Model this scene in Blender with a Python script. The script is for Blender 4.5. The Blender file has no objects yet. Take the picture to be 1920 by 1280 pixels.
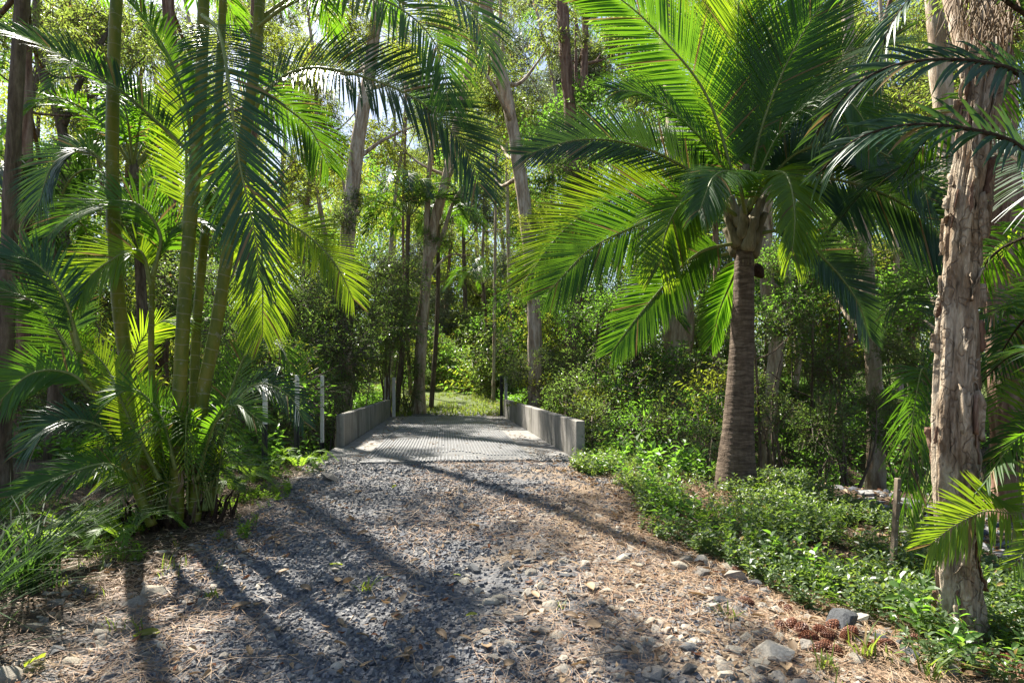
import bpy, math, random
import numpy as np
from mathutils import Vector

random.seed(7)
RS = np.random.RandomState(11)
SC = bpy.context.scene
COL = SC.collection
R = math.radians

# ------------------------------------------------------------------ camera, sky, sun, exposure
F, HX, HY, CZ = 1067.0, 960.0, 715.0, 1.45          # focal length in photo pixels, principal point/horizon, eye height
cam_data = bpy.data.cameras.new('camera'); cam = bpy.data.objects.new('camera', cam_data); COL.objects.link(cam)
cam.location = (0, 0, CZ); cam.rotation_euler = (R(90), 0, 0)
cam_data.sensor_width = 36; cam_data.lens = 20.0; cam_data.shift_y = 75 / 1920.0
cam_data.clip_start = 0.05; cam_data.clip_end = 1000
SC.camera = cam

SUN_AZ, SUN_EL = 38.0, 52.0                          # degrees left of straight ahead / above the horizon
world = bpy.data.worlds.new('World'); SC.world = world; world.use_nodes = True
wn = world.node_tree.nodes; wl = world.node_tree.links
sky = wn.new('ShaderNodeTexSky'); sky.sky_type = 'NISHITA'; sky.sun_disc = False
sky.sun_elevation = R(SUN_EL); sky.sun_rotation = R(-SUN_AZ); sky.air_density = 1.0; sky.dust_density = 1.5
bg = wn['Background']; bg.inputs['Strength'].default_value = 0.065
wl.new(sky.outputs[0], bg.inputs['Color'])
sl = bpy.data.lights.new('sun', 'SUN'); sl.energy = 5.0; sl.angle = R(0.55); sl.color = (1.0, 0.945, 0.85)
so = bpy.data.objects.new('sun', sl); COL.objects.link(so)
sdir = Vector((-math.sin(R(SUN_AZ)) * math.cos(R(SUN_EL)), math.cos(R(SUN_AZ)) * math.cos(R(SUN_EL)), math.sin(R(SUN_EL))))
so.rotation_euler = sdir.to_track_quat('Z', 'Y').to_euler(); so.location = (-8, 10, 20)
vs = SC.view_settings; vs.view_transform = 'Standard'; vs.look = 'None'; vs.gamma = 1.0; vs.use_curve_mapping = False
vs.exposure = 1.78
SC.render.engine = 'CYCLES'
cy = SC.cycles; cy.max_bounces = 8; cy.diffuse_bounces = 4; cy.glossy_bounces = 2; cy.transmission_bounces = 5
cy.transparent_max_bounces = 4; cy.caustics_reflective = False; cy.caustics_refractive = False
cy.use_denoising = True; cy.denoiser = 'OPENIMAGEDENOISE'; cy.sample_clamp_indirect = 6.0
try: cy.denoising_prefilter = 'ACCURATE'
except Exception: pass

# ------------------------------------------------------------------ numeric helpers
def hash3(ix, iy, iz):
    n = (ix * 374761393 + iy * 668265263 + iz * 2147483647) & 0xFFFFFFFF
    n = ((n ^ (n >> 13)) * 1274126177) & 0xFFFFFFFF
    n = (n ^ (n >> 16)) & 0xFFFF
    return n / 65535.0
def vnoise(x, y, z):
    x = np.asarray(x, float); y = np.asarray(y, float) + 0 * x; z = np.asarray(z, float) + 0 * x
    x0 = np.floor(x).astype(np.int64); y0 = np.floor(y).astype(np.int64); z0 = np.floor(z).astype(np.int64)
    fx = x - x0; fy = y - y0; fz = z - z0
    fx = fx * fx * (3 - 2 * fx); fy = fy * fy * (3 - 2 * fy); fz = fz * fz * (3 - 2 * fz)
    r = 0
    for dx in (0, 1):
        for dy in (0, 1):
            for dz in (0, 1):
                r = r + hash3(x0 + dx, y0 + dy, z0 + dz) * np.where(dx, fx, 1 - fx) * np.where(dy, fy, 1 - fy) * np.where(dz, fz, 1 - fz)
    return r
def fbm(x, y, z=0.0, o=4):
    r = 0; a = 0.5; s = 1.0
    for i in range(o):
        r = r + a * vnoise(np.asarray(x) * s + 17.3 * i, np.asarray(y) * s - 9.1 * i, np.asarray(z) * s + 3.7 * i); a *= 0.5; s *= 2.03
    return r
def sstep(a, b, x):
    t = np.clip((np.asarray(x, float) - a) / (b - a), 0, 1); return t * t * (3 - 2 * t)
def nrm(v):
    v = np.asarray(v, float); return v / np.maximum(np.linalg.norm(v, axis=-1, keepdims=True), 1e-9)

# ------------------------------------------------------------------ the lie of the land
def axis_x(Y): return -0.862 + 0.1179 * (8.0 - np.asarray(Y, float))
def terrain(X, Y, detail=True):
    X = np.asarray(X, float); Y = np.asarray(Y, float)
    u = X - axis_x(Y)
    z = 0.30 * sstep(2.0, 8.0, Y) + 0.85 * sstep(18.0, 36.0, Y) + 0.02 * np.maximum(Y - 36, 0)
    Ys = Y + 0.50 * np.clip(u - 2.2, 0, 9)
    g = sstep(8.15, 10.3, Ys) * (1 - sstep(15.5, 18.2, Ys))
    z = z - 1.35 * g * (0.55 + 0.45 * sstep(1.5, 3.2, np.abs(u)))
    side = sstep(1.7, 3.6, np.abs(u))
    z = z + side * (0.45 * (fbm(X * 0.35, Y * 0.35, 4.0) - 0.45) - 0.10 * (u > 0) * (1 - sstep(6, 9, Y)))
    z = z + 0.03 * sstep(20, 26, Y) * side * np.abs(u) * 0.6
    if detail:
        z = z + (0.05 * (fbm(X * 2.2, Y * 2.2, 1.0) - 0.45) + 0.014 * (fbm(X * 9, Y * 9, 2.0, 3) - 0.45)) * (1 - 0.75 * sstep(8.0, 8.3, Y) * (1 - sstep(18, 19, Y)) * (np.abs(u) < 2.3))
    return z
def W(px, py, Y):
    return np.array([(px - HX) * Y / F, Y, CZ - (py - HY) * Y / F])
def G(px, py):
    """the point of the ground seen at a photo pixel"""
    yc = np.linspace(1.5, 60, 240); hc = np.nonzero(CZ - (py - HY) * yc / F <= terrain((px - HX) * yc / F, yc))[0]; i = hc[0] if len(hc) else 239
    ys = np.linspace(yc[max(i - 1, 0)], yc[i], 60); xs = (px - HX) * ys / F; zs = CZ - (py - HY) * ys / F
    hit = np.nonzero(zs <= terrain(xs, ys))[0]
    i = hit[0] if len(hit) else len(ys) - 1
    return np.array([xs[i], ys[i], float(terrain(xs[i], ys[i]))])
def onground(X, Y): return np.array([X, Y, float(terrain(X, Y))])

# ------------------------------------------------------------------ mesh helpers
class MB:
    def __init__(s): s.V = []; s.F = []; s.M = []; s.A = []; s.n = 0
    def add(s, V, Fc, mat=0, attr=None):
        V = np.asarray(V, float).reshape(-1, 3); Fc = np.asarray(Fc, np.int64)
        s.V.append(V); s.F.append(Fc + s.n); s.M.append(np.full(len(Fc), mat, np.int32) if np.isscalar(mat) else np.asarray(mat, np.int32))
        s.A.append(np.zeros(len(V)) if attr is None else np.asarray(attr, float)); s.n += len(V)
        return s
    def mesh(s, name, mats, smooth=True):
        me = bpy.data.meshes.new(name)
        V = np.concatenate(s.V).astype(np.float32)
        lt = np.concatenate([np.full(len(f), f.shape[1], np.int32) for f in s.F])
        li = np.concatenate([f.ravel() for f in s.F]).astype(np.int32)
        ls = np.concatenate([[0], np.cumsum(lt)[:-1]]).astype(np.int32)
        me.vertices.add(len(V)); me.vertices.foreach_set('co', V.ravel())
        me.loops.add(len(li)); me.loops.foreach_set('vertex_index', li)
        me.polygons.add(len(lt)); me.polygons.foreach_set('loop_start', ls)
        try: me.polygons.foreach_set('loop_total', lt)
        except Exception: pass
        me.polygons.foreach_set('material_index', np.concatenate(s.M))
        me.polygons.foreach_set('use_smooth', np.full(len(lt), bool(smooth)))
        for m in (mats if isinstance(mats, (list, tuple)) else [mats]): me.materials.append(m)
        at = me.attributes.new('along', 'FLOAT', 'POINT'); at.data.foreach_set('value', np.concatenate(s.A).astype(np.float32))
        me.update(calc_edges=True)
        return me
    def obj(s, name, mats, parent=None, smooth=True):
        return link(name, s.mesh(name, mats, smooth), parent)
def link(name, me, parent=None, loc=None):
    o = bpy.data.objects.new(name, me); COL.objects.link(o)
    if parent is not None: o.parent = parent
    if loc is not None: o.location = loc
    return o
def tag(o, label=None, cat=None, group=None, kind=None):
    if label: o['label'] = label
    if cat: o['category'] = cat
    if group: o['group'] = group
    if kind: o['kind'] = kind
    return o
def empty(name, label, cat, group=None):
    return tag(link(name, None), label, cat, group)
def spline(P, n):
    """Catmull-Rom through the rows of P"""
    P = np.asarray(P, float)
    if len(P) == 2: return P[0] + np.linspace(0, 1, n)[:, None] * (P[1] - P[0])
    Q = np.vstack([2 * P[0] - P[1], P, 2 * P[-1] - P[-2]])
    d = np.concatenate([[0], np.cumsum(np.linalg.norm(np.diff(P[:, :3], axis=0), axis=1))])
    t = np.linspace(0, d[-1], n); k = np.clip(np.searchsorted(d, t, side='right') - 1, 0, len(P) - 2)
    f = ((t - d[k]) / np.maximum(d[k + 1] - d[k], 1e-9))[:, None]
    a, b, c, e = Q[k], Q[k + 1], Q[k + 2], Q[k + 3]
    return 0.5 * (2 * b + (c - a) * f + (2 * a - 5 * b + 4 * c - e) * f ** 2 + (3 * b - a - 3 * c + e) * f ** 3)
def frames(P):
    T = nrm(np.gradient(P, axis=0))
    up = np.array([0, 0, 1.0]) if abs(T[0][2]) < 0.9 else np.array([1.0, 0, 0])
    A = []
    a = nrm(np.cross(T[0], up))
    for t in T:
        a = nrm(a - t * np.dot(a, t)); A.append(a)
    A = np.array(A); return T, A, np.cross(T, A)
def tube(mb, P, rad, k=8, mat=0, disp=None, cap=True):
    P = np.asarray(P, float); n = len(P); rad = np.broadcast_to(np.asarray(rad, float), (n,))
    T, A, B = frames(P)
    th = np.linspace(0, 2 * np.pi, k, endpoint=False)
    L = np.concatenate([[0], np.cumsum(np.linalg.norm(np.diff(P, axis=0), axis=1))])
    rr = rad[:, None] * np.ones(k)[None]
    if disp is not None: rr = rr + disp(L[:, None] + 0 * th[None], th[None] + 0 * L[:, None])
    V = P[:, None] + rr[..., None] * (np.cos(th)[None, :, None] * A[:, None] + np.sin(th)[None, :, None] * B[:, None])
    i = np.arange(n - 1)[:, None] * k; j = np.arange(k)[None]; j2 = (j + 1) % k
    Fc = np.stack([i + j, i + j2, i + k + j2, i + k + j], -1).reshape(-1, 4)
    mb.add(V.reshape(-1, 3), Fc, mat, np.repeat(L, k))
    if cap:
        b = mb.n - n * k
        for e, order in ((0, -1), (n - 1, 1)):
            mb.add(V[e].mean(0)[None], np.zeros((0, 3), int), mat, [L[e]])
            c = mb.n - 1; ring = b + e * k + np.arange(k)
            tri = np.stack([ring, np.roll(ring, -1), np.full(k, c)], -1)[:, ::order]
            mb.F.append(tri); mb.M.append(np.full(k, mat, np.int32))
    return mb
def rotz_frames(d, up=(0, 0, 1), twist=None):
    """rows: local x, y(=d), z axes for many directions"""
    d = nrm(d); up = np.broadcast_to(np.asarray(up, float), d.shape)
    x = np.cross(d, up); bad = np.linalg.norm(x, axis=1) < 1e-3; x[bad] = np.array([1.0, 0, 0]); x = nrm(x)
    z = np.cross(x, d)
    if twist is not None:
        c = np.cos(twist)[:, None]; s = np.sin(twist)[:, None]; x, z = x * c + z * s, z * c - x * s
    return np.stack([x, d, z], 1)
def scatter_template(mb, TV, TF, P, M, S, mat=0):
    """many copies of a template: P (n,3) places, M (n,3,3) axes as rows, S (n,) or (n,3) sizes"""
    S = np.asarray(S, float); S = S[:, None] if S.ndim == 1 else S
    V = np.einsum('nvk,nkj->nvj', TV[None] * S[:, None, :], M) + P[:, None]
    n, k = len(P), len(TV)
    Fc = (TF[None] + (np.arange(n) * k)[:, None, None]).reshape(-1, TF.shape[1])
    mb.add(V.reshape(-1, 3), Fc, mat)
LEAF_V = np.array([[0, 0, 0], [-.5, .42, .10], [0, 1, -.12], [.5, .42, .10]], float)
LEAF_F = np.array([[0, 3, 2], [0, 2, 1]])
LEAF6_V = np.array([[0, 0, 0], [-.42, .28, .09], [.42, .28, .09], [-.40, .62, .05], [.40, .62, .05], [0, 1, -.14], [0, .3, 0], [0, .65, -.03]], float)
LEAF6_F = np.array([[0, 6, 1], [0, 2, 6], [1, 6, 7], [1, 7, 3], [6, 2, 4], [6, 4, 7], [3, 7, 5], [7, 4, 5]])
def box(mb, c, s, mat=0, ax=None, taper=1.0):
    c = np.asarray(c, float); s = np.asarray(s, float) / 2
    q = np.array([[-1, -1, -1], [1, -1, -1], [1, 1, -1], [-1, 1, -1], [-1, -1, 1], [1, -1, 1], [1, 1, 1], [-1, 1, 1]], float)
    q[4:, :2] *= taper
    v = q * s
    if ax is not None: v = v @ np.asarray(ax)
    return mb.add(v + c, np.array([[0, 3, 2, 1], [4, 5, 6, 7], [0, 1, 5, 4], [1, 2, 6, 5], [2, 3, 7, 6], [3, 0, 4, 7]]), mat)

# ------------------------------------------------------------------ materials
def newmat(name):
    m = bpy.data.materials.new(name); m.use_nodes = True; nt = m.node_tree; nt.nodes.clear()
    return m, nt.nodes, nt.links, nt.nodes.new('ShaderNodeOutputMaterial')
def mixrgb(n, l, fac, a, b, mode='MIX'):
    x = n.new('ShaderNodeMix'); x.data_type = 'RGBA'; x.blend_type = mode
    for s, v in ((x.inputs[0], fac), (x.inputs[6], a), (x.inputs[7], b)):
        if isinstance(v, (int, float)): s.default_value = v
        elif isinstance(v, tuple): s.default_value = v + (1,) if len(v) == 3 else v
        else: l.new(v, s)
    return x.outputs[2]
def noise(n, l, scale, detail=4, vec=None, rough=.55, dist=0):
    t = n.new('ShaderNodeTexNoise'); t.inputs['Scale'].default_value = scale; t.inputs['Detail'].default_value = detail
    t.inputs['Roughness'].default_value = rough; t.inputs['Distortion'].default_value = dist
    if vec is not None: l.new(vec, t.inputs['Vector'])
    return t.outputs[0]
def ramp(n, l, fac, stops):
    r = n.new('ShaderNodeValToRGB'); e = r.color_ramp.elements
    while len(e) < len(stops): e.new(0.5)
    for x, (p, c) in zip(e, stops): x.position = p; x.color = c + (1,) if len(c) == 3 else c
    l.new(fac, r.inputs[0]); return r.outputs[0]
def mapping(n, l, scale, coord='Object'):
    tc = n.new('ShaderNodeTexCoord'); m = n.new('ShaderNodeMapping'); m.inputs['Scale'].default_value = scale
    l.new(tc.outputs[coord], m.inputs[0]); return m.outputs[0]
def bump(n, l, h, strength=.5, dist=.02):
    b = n.new('ShaderNodeBump'); b.inputs['Strength'].default_value = strength; b.inputs['Distance'].default_value = dist
    l.new(h, b.inputs['Height']); return b.outputs[0]
def principled(n, l, out, col, rough=.7, spec=.3, normal=None):
    p = n.new('ShaderNodeBsdfPrincipled')
    if isinstance(col, tuple): p.inputs['Base Color'].default_value = col + (1,)
    else: l.new(col, p.inputs['Base Color'])
    if isinstance(rough, float): p.inputs['Roughness'].default_value = rough
    else: l.new(rough, p.inputs['Roughness'])
    p.inputs['Specular IOR Level'].default_value = spec
    if normal is not None: l.new(normal, p.inputs['Normal'])
    if out is not None: l.new(p.outputs[0], out.inputs[0])
    return p
def leaf_mat(name, c1, c2, tr, tfac=.45, rough=.42, spec=.45, dead=None):
    """leaf blade: green upper shades c1..c2, light coming through coloured tr"""
    m, n, l, out = newmat(name)
    g = n.new('ShaderNodeNewGeometry'); oi = n.new('ShaderNodeObjectInfo')
    a = mixrgb(n, l, g.outputs['Random Per Island'], c1, c2)
    hs = n.new('ShaderNodeHueSaturation')
    mr = n.new('ShaderNodeMapRange'); mr.inputs[3].default_value = .75; mr.inputs[4].default_value = 1.25
    l.new(oi.outputs['Random'], mr.inputs[0]); l.new(mr.outputs[0], hs.inputs['Value'])
    l.new(a, hs.inputs['Color']); a = hs.outputs[0]
    t = mixrgb(n, l, g.outputs['Random Per Island'], tr, tuple(x * k for x, k in zip(tr, (.62, .72, .7))))
    if dead:
        gt = n.new('ShaderNodeMath'); gt.operation = 'GREATER_THAN'; gt.inputs[1].default_value = 1 - dead[0]
        l.new(g.outputs['Random Per Island'], gt.inputs[0])
        a = mixrgb(n, l, gt.outputs[0], a, dead[1]); t = mixrgb(n, l, gt.outputs[0], t, dead[1])
    p = principled(n, l, None, a, rough, spec)
    tb = n.new('ShaderNodeBsdfTranslucent'); l.new(t, tb.inputs[0])
    mx = n.new('ShaderNodeMixShader'); mx.inputs[0].default_value = tfac
    l.new(p.outputs[0], mx.inputs[1]); l.new(tb.outputs[0], mx.inputs[2]); l.new(mx.outputs[0], out.inputs[0])
    return m
def bark_mat(name, dark, mid, light, scale=(6, 6, 1.2), fine=30, bs=.7, rough=.85):
    m, n, l, out = newmat(name)
    v = mapping(n, l, scale); a = noise(n, l, 1.6, 6, v, .65, .6); v2 = mapping(n, l, (fine, fine, fine * .25)); b = noise(n, l, 1, 5, v2, .7)
    c = ramp(n, l, a, [(.30, dark), (.47, mid), (.62, light), (.75, mid)])
    c = mixrgb(n, l, .55, c, ramp(n, l, b, [(.3, (.35, .33, .3)), (.6, (1, 1, 1))]), 'MULTIPLY')
    h = n.new('ShaderNodeMath'); h.operation = 'ADD'; l.new(a, h.inputs[0]); l.new(b, h.inputs[1])
    principled(n, l, out, c, rough, .2, bump(n, l, h.outputs[0], bs, .03)); return m
def simple_mat(name, c1, c2, scale=8, rough=.75, spec=.3, bs=.3, bd=.01):
    m, n, l, out = newmat(name); v = mapping(n, l, (1, 1, 1)); a = noise(n, l, scale, 6, v, .65)
    oi = n.new('ShaderNodeObjectInfo'); c = mixrgb(n, l, ramp(n, l, a, [(.35, (0, 0, 0)), (.65, (1, 1, 1))]), c1, c2)
    principled(n, l, out, c, rough, spec, bump(n, l, a, bs, bd)); return m

M = {}
M['frond'] = leaf_mat('palm_leaflet', (.034, .085, .018), (.060, .120, .024), (.20, .41, .014), .46, .42, .32, (.03, (.22, .15, .05)))
M['frond_young'] = leaf_mat('young_leaflet', (.075, .15, .02), (.11, .19, .03), (.40, .56, .018), .54, .42, .32, (.03, (.22, .15, .05)))
M['frond_dark'] = leaf_mat('dark_leaflet', (.018, .052, .022), (.034, .080, .032), (.10, .20, .02), .30, .36, .38, (.03, (.22, .15, .05)))
M['frond_dry'] = leaf_mat('dry_leaflet', (.20, .13, .07), (.30, .22, .13), (.30, .18, .07), .35, .6, .2)
M['leaf_gum'] = leaf_mat('gum_leaf', (.085, .120, .035), (.150, .175, .055), (.44, .55, .075), .55, .40, .5, (.04, (.28, .20, .05)))
M['leaf_yellow'] = leaf_mat('yellow_green_leaf', (.12, .16, .028), (.18, .20, .04), (.55, .62, .05), .56, .42, .4)
M['leaf_broad'] = leaf_mat('broad_leaf', (.050, .115, .026), (.090, .160, .036), (.28, .54, .045), .52, .38, .5)
M['leaf_shrub'] = leaf_mat('shrub_leaf', (.070, .115, .045), (.120, .165, .065), (.34, .52, .075), .50, .30, .6)
M['leaf_grey'] = leaf_mat('grey_leaf', (.12, .145, .105), (.18, .20, .15), (.36, .42, .22), .44, .45, .4)
M['leaf_cover'] = leaf_mat('cover_leaf', (.060, .105, .042), (.115, .165, .078), (.30, .42, .06), .44, .40, .5, (.02, (.25, .18, .05)))
M['leaf_fern'] = leaf_mat('fern_leaf', (.07, .15, .02), (.10, .19, .03), (.36, .55, .04), .52, .45, .3)
M['grass'] = leaf_mat('grass_blade', (.07, .12, .02), (.12, .17, .035), (.36, .45, .05), .48, .45, .3, (.08, (.30, .22, .10)))
M['strap'] = leaf_mat('strap_blade', (.012, .034, .010), (.026, .058, .016), (.12, .24, .03), .42, .6, .12)
M['needle'] = leaf_mat('pine_needle', (.13, .062, .032), (.40, .29, .19), (.20, .09, .04), .15, .5, .3)
M['dead_leaf'] = leaf_mat('dead_leaf', (.20, .12, .065), (.40, .30, .19), (.25, .14, .06), .25, .6, .25, (.12, (.14, .055, .025)))
M['twig'] = simple_mat('twig_bark', (.09, .065, .045), (.17, .13, .10), 20)
M['bark_paper'] = bark_mat('paperbark', (.17, .105, .065), (.43, .325, .225), (.64, .54, .42), (5, 5, .9), 26, .8)
def near_bark():
    m, n, l, out = newmat('peeling_paperbark')
    v = mapping(n, l, (4, 4, 1.1)); big = noise(n, l, 1.5, 5, v, .6, .5)
    v2 = mapping(n, l, (16, 16, 2.6)); st = noise(n, l, 1.0, 7, v2, .7, 1.2); v3 = mapping(n, l, (60, 60, 22)); fi = noise(n, l, 1.0, 5, v3, .7)
    vw = mapping(n, l, (6, 6, .75)); wob = n.new('ShaderNodeVectorMath'); wob.operation = 'MULTIPLY_ADD'; nz = n.new('ShaderNodeTexNoise'); nz.inputs['Scale'].default_value = 9; l.new(mapping(n, l, (1, 1, 1)), nz.inputs['Vector'])
    l.new(nz.outputs['Color'], wob.inputs[0]); wob.inputs[1].default_value = (1.1, 1.1, 1.1); l.new(vw, wob.inputs[2])
    vo = n.new('ShaderNodeTexVoronoi'); vo.feature = 'DISTANCE_TO_EDGE'; l.new(wob.outputs[0], vo.inputs['Vector']); vo.inputs['Scale'].default_value = 1.0
    c = ramp(n, l, big, [(.30, (.20, .135, .085)), (.42, (.46, .37, .275)), (.52, (.62, .54, .43)), (.60, (.40, .31, .22)), (.72, (.50, .36, .26))])
    c = mixrgb(n, l, .75, c, ramp(n, l, st, [(.32, (.30, .25, .20)), (.50, (.85, .82, .78)), (.64, (1.12, 1.08, 1.0))]), 'MULTIPLY')
    crack = ramp(n, l, vo.outputs['Distance'], [(.0, (.5, .5, .5)), (.02, (.25, .25, .25)), (.05, (0, 0, 0))])
    c = mixrgb(n, l, crack, c, (.085, .052, .032))
    c = mixrgb(n, l, .4, c, ramp(n, l, fi, [(.35, (.45, .42, .38)), (.6, (1, 1, 1))]), 'MULTIPLY')
    h = n.new('ShaderNodeMath'); h.operation = 'MULTIPLY_ADD'; l.new(st, h.inputs[0]); h.inputs[1].default_value = 1.2; l.new(fi, h.inputs[2])
    h2 = n.new('ShaderNodeMath'); h2.operation = 'SUBTRACT'; l.new(h.outputs[0], h2.inputs[0]); l.new(crack, h2.inputs[1])
    principled(n, l, out, c, .88, .15, bump(n, l, h2.outputs[0], .9, .02)); return m
M['bark_near'] = near_bark()
M['bark_red'] = bark_mat('reddish_bark', (.085, .045, .030), (.22, .125, .085), (.36, .25, .18), (7, 7, 1.0), 30, .8)
M['bark_brown'] = bark_mat('brown_bark', (.055, .040, .028), (.13, .095, .066), (.22, .17, .12), (8, 8, 1.4), 36, .9)
M['rachis'] = simple_mat('rachis_skin', (.13, .17, .035), (.22, .24, .07), 30, .5, .4, .1)
M['rachis_dark'] = simple_mat('fibrous_rachis', (.022, .016, .010), (.06, .045, .03), 60, .9, .1, .6)
def cane_mat():
    m, n, l, out = newmat('palm_cane'); at = n.new('ShaderNodeAttribute'); at.attribute_name = 'along'
    mu = n.new('ShaderNodeMath'); mu.operation = 'MULTIPLY'; mu.inputs[1].default_value = 7.2; l.new(at.outputs['Fac'], mu.inputs[0])
    v = mapping(n, l, (9, 9, 2.5)); nz = noise(n, l, 1.2, 4, v)
    ad = n.new('ShaderNodeMath'); ad.operation = 'ADD'; l.new(mu.outputs[0], ad.inputs[0])
    k = n.new('ShaderNodeMath'); k.operation = 'MULTIPLY'; k.inputs[1].default_value = .25; l.new(nz, k.inputs[0]); l.new(k.outputs[0], ad.inputs[1])
    fr = n.new('ShaderNodeMath'); fr.operation = 'FRACT'; l.new(ad.outputs[0], fr.inputs[0])
    ring = ramp(n, l, fr.outputs[0], [(0, (1, 1, 1)), (.035, (.7, .7, .7)), (.07, (0, 0, 0)), (.975, (0, 0, 0)), (1.0, (1, 1, 1))])
    c = ramp(n, l, nz, [(.3, (.070, .095, .010)), (.5, (.135, .150, .014)), (.68, (.21, .18, .03))])
    c = mixrgb(n, l, ring, c, (.23, .21, .10))
    lv = mapping(n, l, (1, 1, 1)); li = noise(n, l, 16, 6, lv, .7); c = mixrgb(n, l, ramp(n, l, li, [(.58, (0, 0, 0)), (.66, (.6, .6, .6))]), c, (.26, .25, .19))
    principled(n, l, out, c, .5, .25, bump(n, l, ring, .35, .01)); return m
M['cane'] = cane_mat()
M['palm_trunk'] = bark_mat('ringed_palm_trunk', (.060, .042, .030), (.125, .090, .064), (.22, .165, .12), (3, 3, 16), 22, .7)
M['boot'] = bark_mat('palm_boot', (.10, .085, .05), (.20, .17, .10), (.30, .26, .17), (6, 6, 1.5), 30, .5)
M['fibre'] = simple_mat('brown_fibre', (.022, .014, .010), (.065, .040, .026), 40, .9, .1, .8)
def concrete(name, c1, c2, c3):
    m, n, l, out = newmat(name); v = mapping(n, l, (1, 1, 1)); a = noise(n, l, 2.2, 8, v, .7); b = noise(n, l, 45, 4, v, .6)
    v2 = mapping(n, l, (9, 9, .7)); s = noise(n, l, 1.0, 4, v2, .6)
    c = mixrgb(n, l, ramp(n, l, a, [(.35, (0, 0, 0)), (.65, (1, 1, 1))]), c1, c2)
    c = mixrgb(n, l, ramp(n, l, s, [(.50, (0, 0, 0)), (.68, (.9, .9, .9))]), c, c3)  # dark streaks: stains, plus the wall's streak shadows painted into the colour
    al = noise(n, l, 1.3, 5, v, .7); c = mixrgb(n, l, ramp(n, l, al, [(.55, (0, 0, 0)), (.72, (.7, .7, .7))]), c, (.085, .085, .045))
    c = mixrgb(n, l, .35, c, ramp(n, l, b, [(.3, (.6, .6, .6)), (.6, (1, 1, 1))]), 'MULTIPLY')
    principled(n, l, out, c, .85, .25, bump(n, l, b, .25, .006)); return m
M['concrete'] = concrete('weathered_shadow_streaked_concrete', (.235, .22, .195), (.33, .31, .275), (.11, .10, .085))
M['deck'] = concrete('deck_concrete', (.20, .195, .185), (.29, .28, .26), (.16, .13, .10))
def metal_mat(name, g):
    m, n, l, out = newmat(name); v = mapping(n, l, (1, 1, 1)); a = noise(n, l, 3, 6, v, .7)
    c = ramp(n, l, a, [(.3, (.30 * g, .30 * g, .30 * g)), (.55, (.42 * g, .42 * g, .42 * g)), (.7, (.33 * g, .30 * g, .26 * g))])
    p = principled(n, l, out, c, .55, .5); p.inputs['Metallic'].default_value = .35; return m
M['tread'] = metal_mat('galvanised_tread', .62); M['tread_plate'] = metal_mat('worn_tread_plate', .30)
M['paint'] = simple_mat('white_paint', (.62, .60, .54), (.76, .74, .69), 14, .55, .4, .15, .004)
M['post_dark'] = simple_mat('black_steel', (.012, .012, .013), (.04, .036, .032), 30, .6, .4, .2, .003)
M['timber'] = simple_mat('weathered_timber', (.13, .095, .065), (.24, .19, .14), 12, .8, .2, .5, .006)
def rock_mat(name, c1, c2, c3):
    m, n, l, out = newmat(name); tc = n.new('ShaderNodeTexCoord'); oi = n.new('ShaderNodeObjectInfo'); g = n.new('ShaderNodeNewGeometry')
    a = noise(n, l, 9, 6, tc.outputs['Object'], .7); b = noise(n, l, 55, 4, tc.outputs['Object'], .6)
    rr = n.new('ShaderNodeMath'); rr.operation = 'ADD'; l.new(oi.outputs['Random'], rr.inputs[0]); l.new(g.outputs['Random Per Island'], rr.inputs[1])
    fr = n.new('ShaderNodeMath'); fr.operation = 'FRACT'; l.new(rr.outputs[0], fr.inputs[0])
    base = ramp(n, l, fr.outputs[0], [(.0, c1), (.45, c2), (1.0, c3)])
    c = mixrgb(n, l, .7, base, ramp(n, l, a, [(.3, (.45, .43, .40)), (.55, (1, 1, 1)), (.75, (1.25, 1.2, 1.1))]), 'MULTIPLY')
    h = n.new('ShaderNodeMath'); h.operation = 'ADD'; l.new(a, h.inputs[0]); l.new(b, h.inputs[1])
    principled(n, l, out, c, .85, .25, bump(n, l, h.outputs[0], .7, .012)); return m
M['gravel'] = rock_mat('blue_gravel', (.075, .080, .092), (.135, .14, .152), (.27, .26, .245))
M['rock'] = rock_mat('field_stone', (.13, .125, .12), (.26, .235, .20), (.42, .38, .31))
M['rock_pale'] = rock_mat('pale_stone', (.40, .35, .27), (.50, .45, .36), (.58, .52, .43))
M['rock_dark'] = rock_mat('slate_stone', (.085, .09, .095), (.12, .125, .13), (.17, .17, .17))
M['cone'] = leaf_mat('cone_scale', (.10, .035, .020), (.20, .085, .045), (.05, .02, .01), .02, .5, .35)
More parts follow.
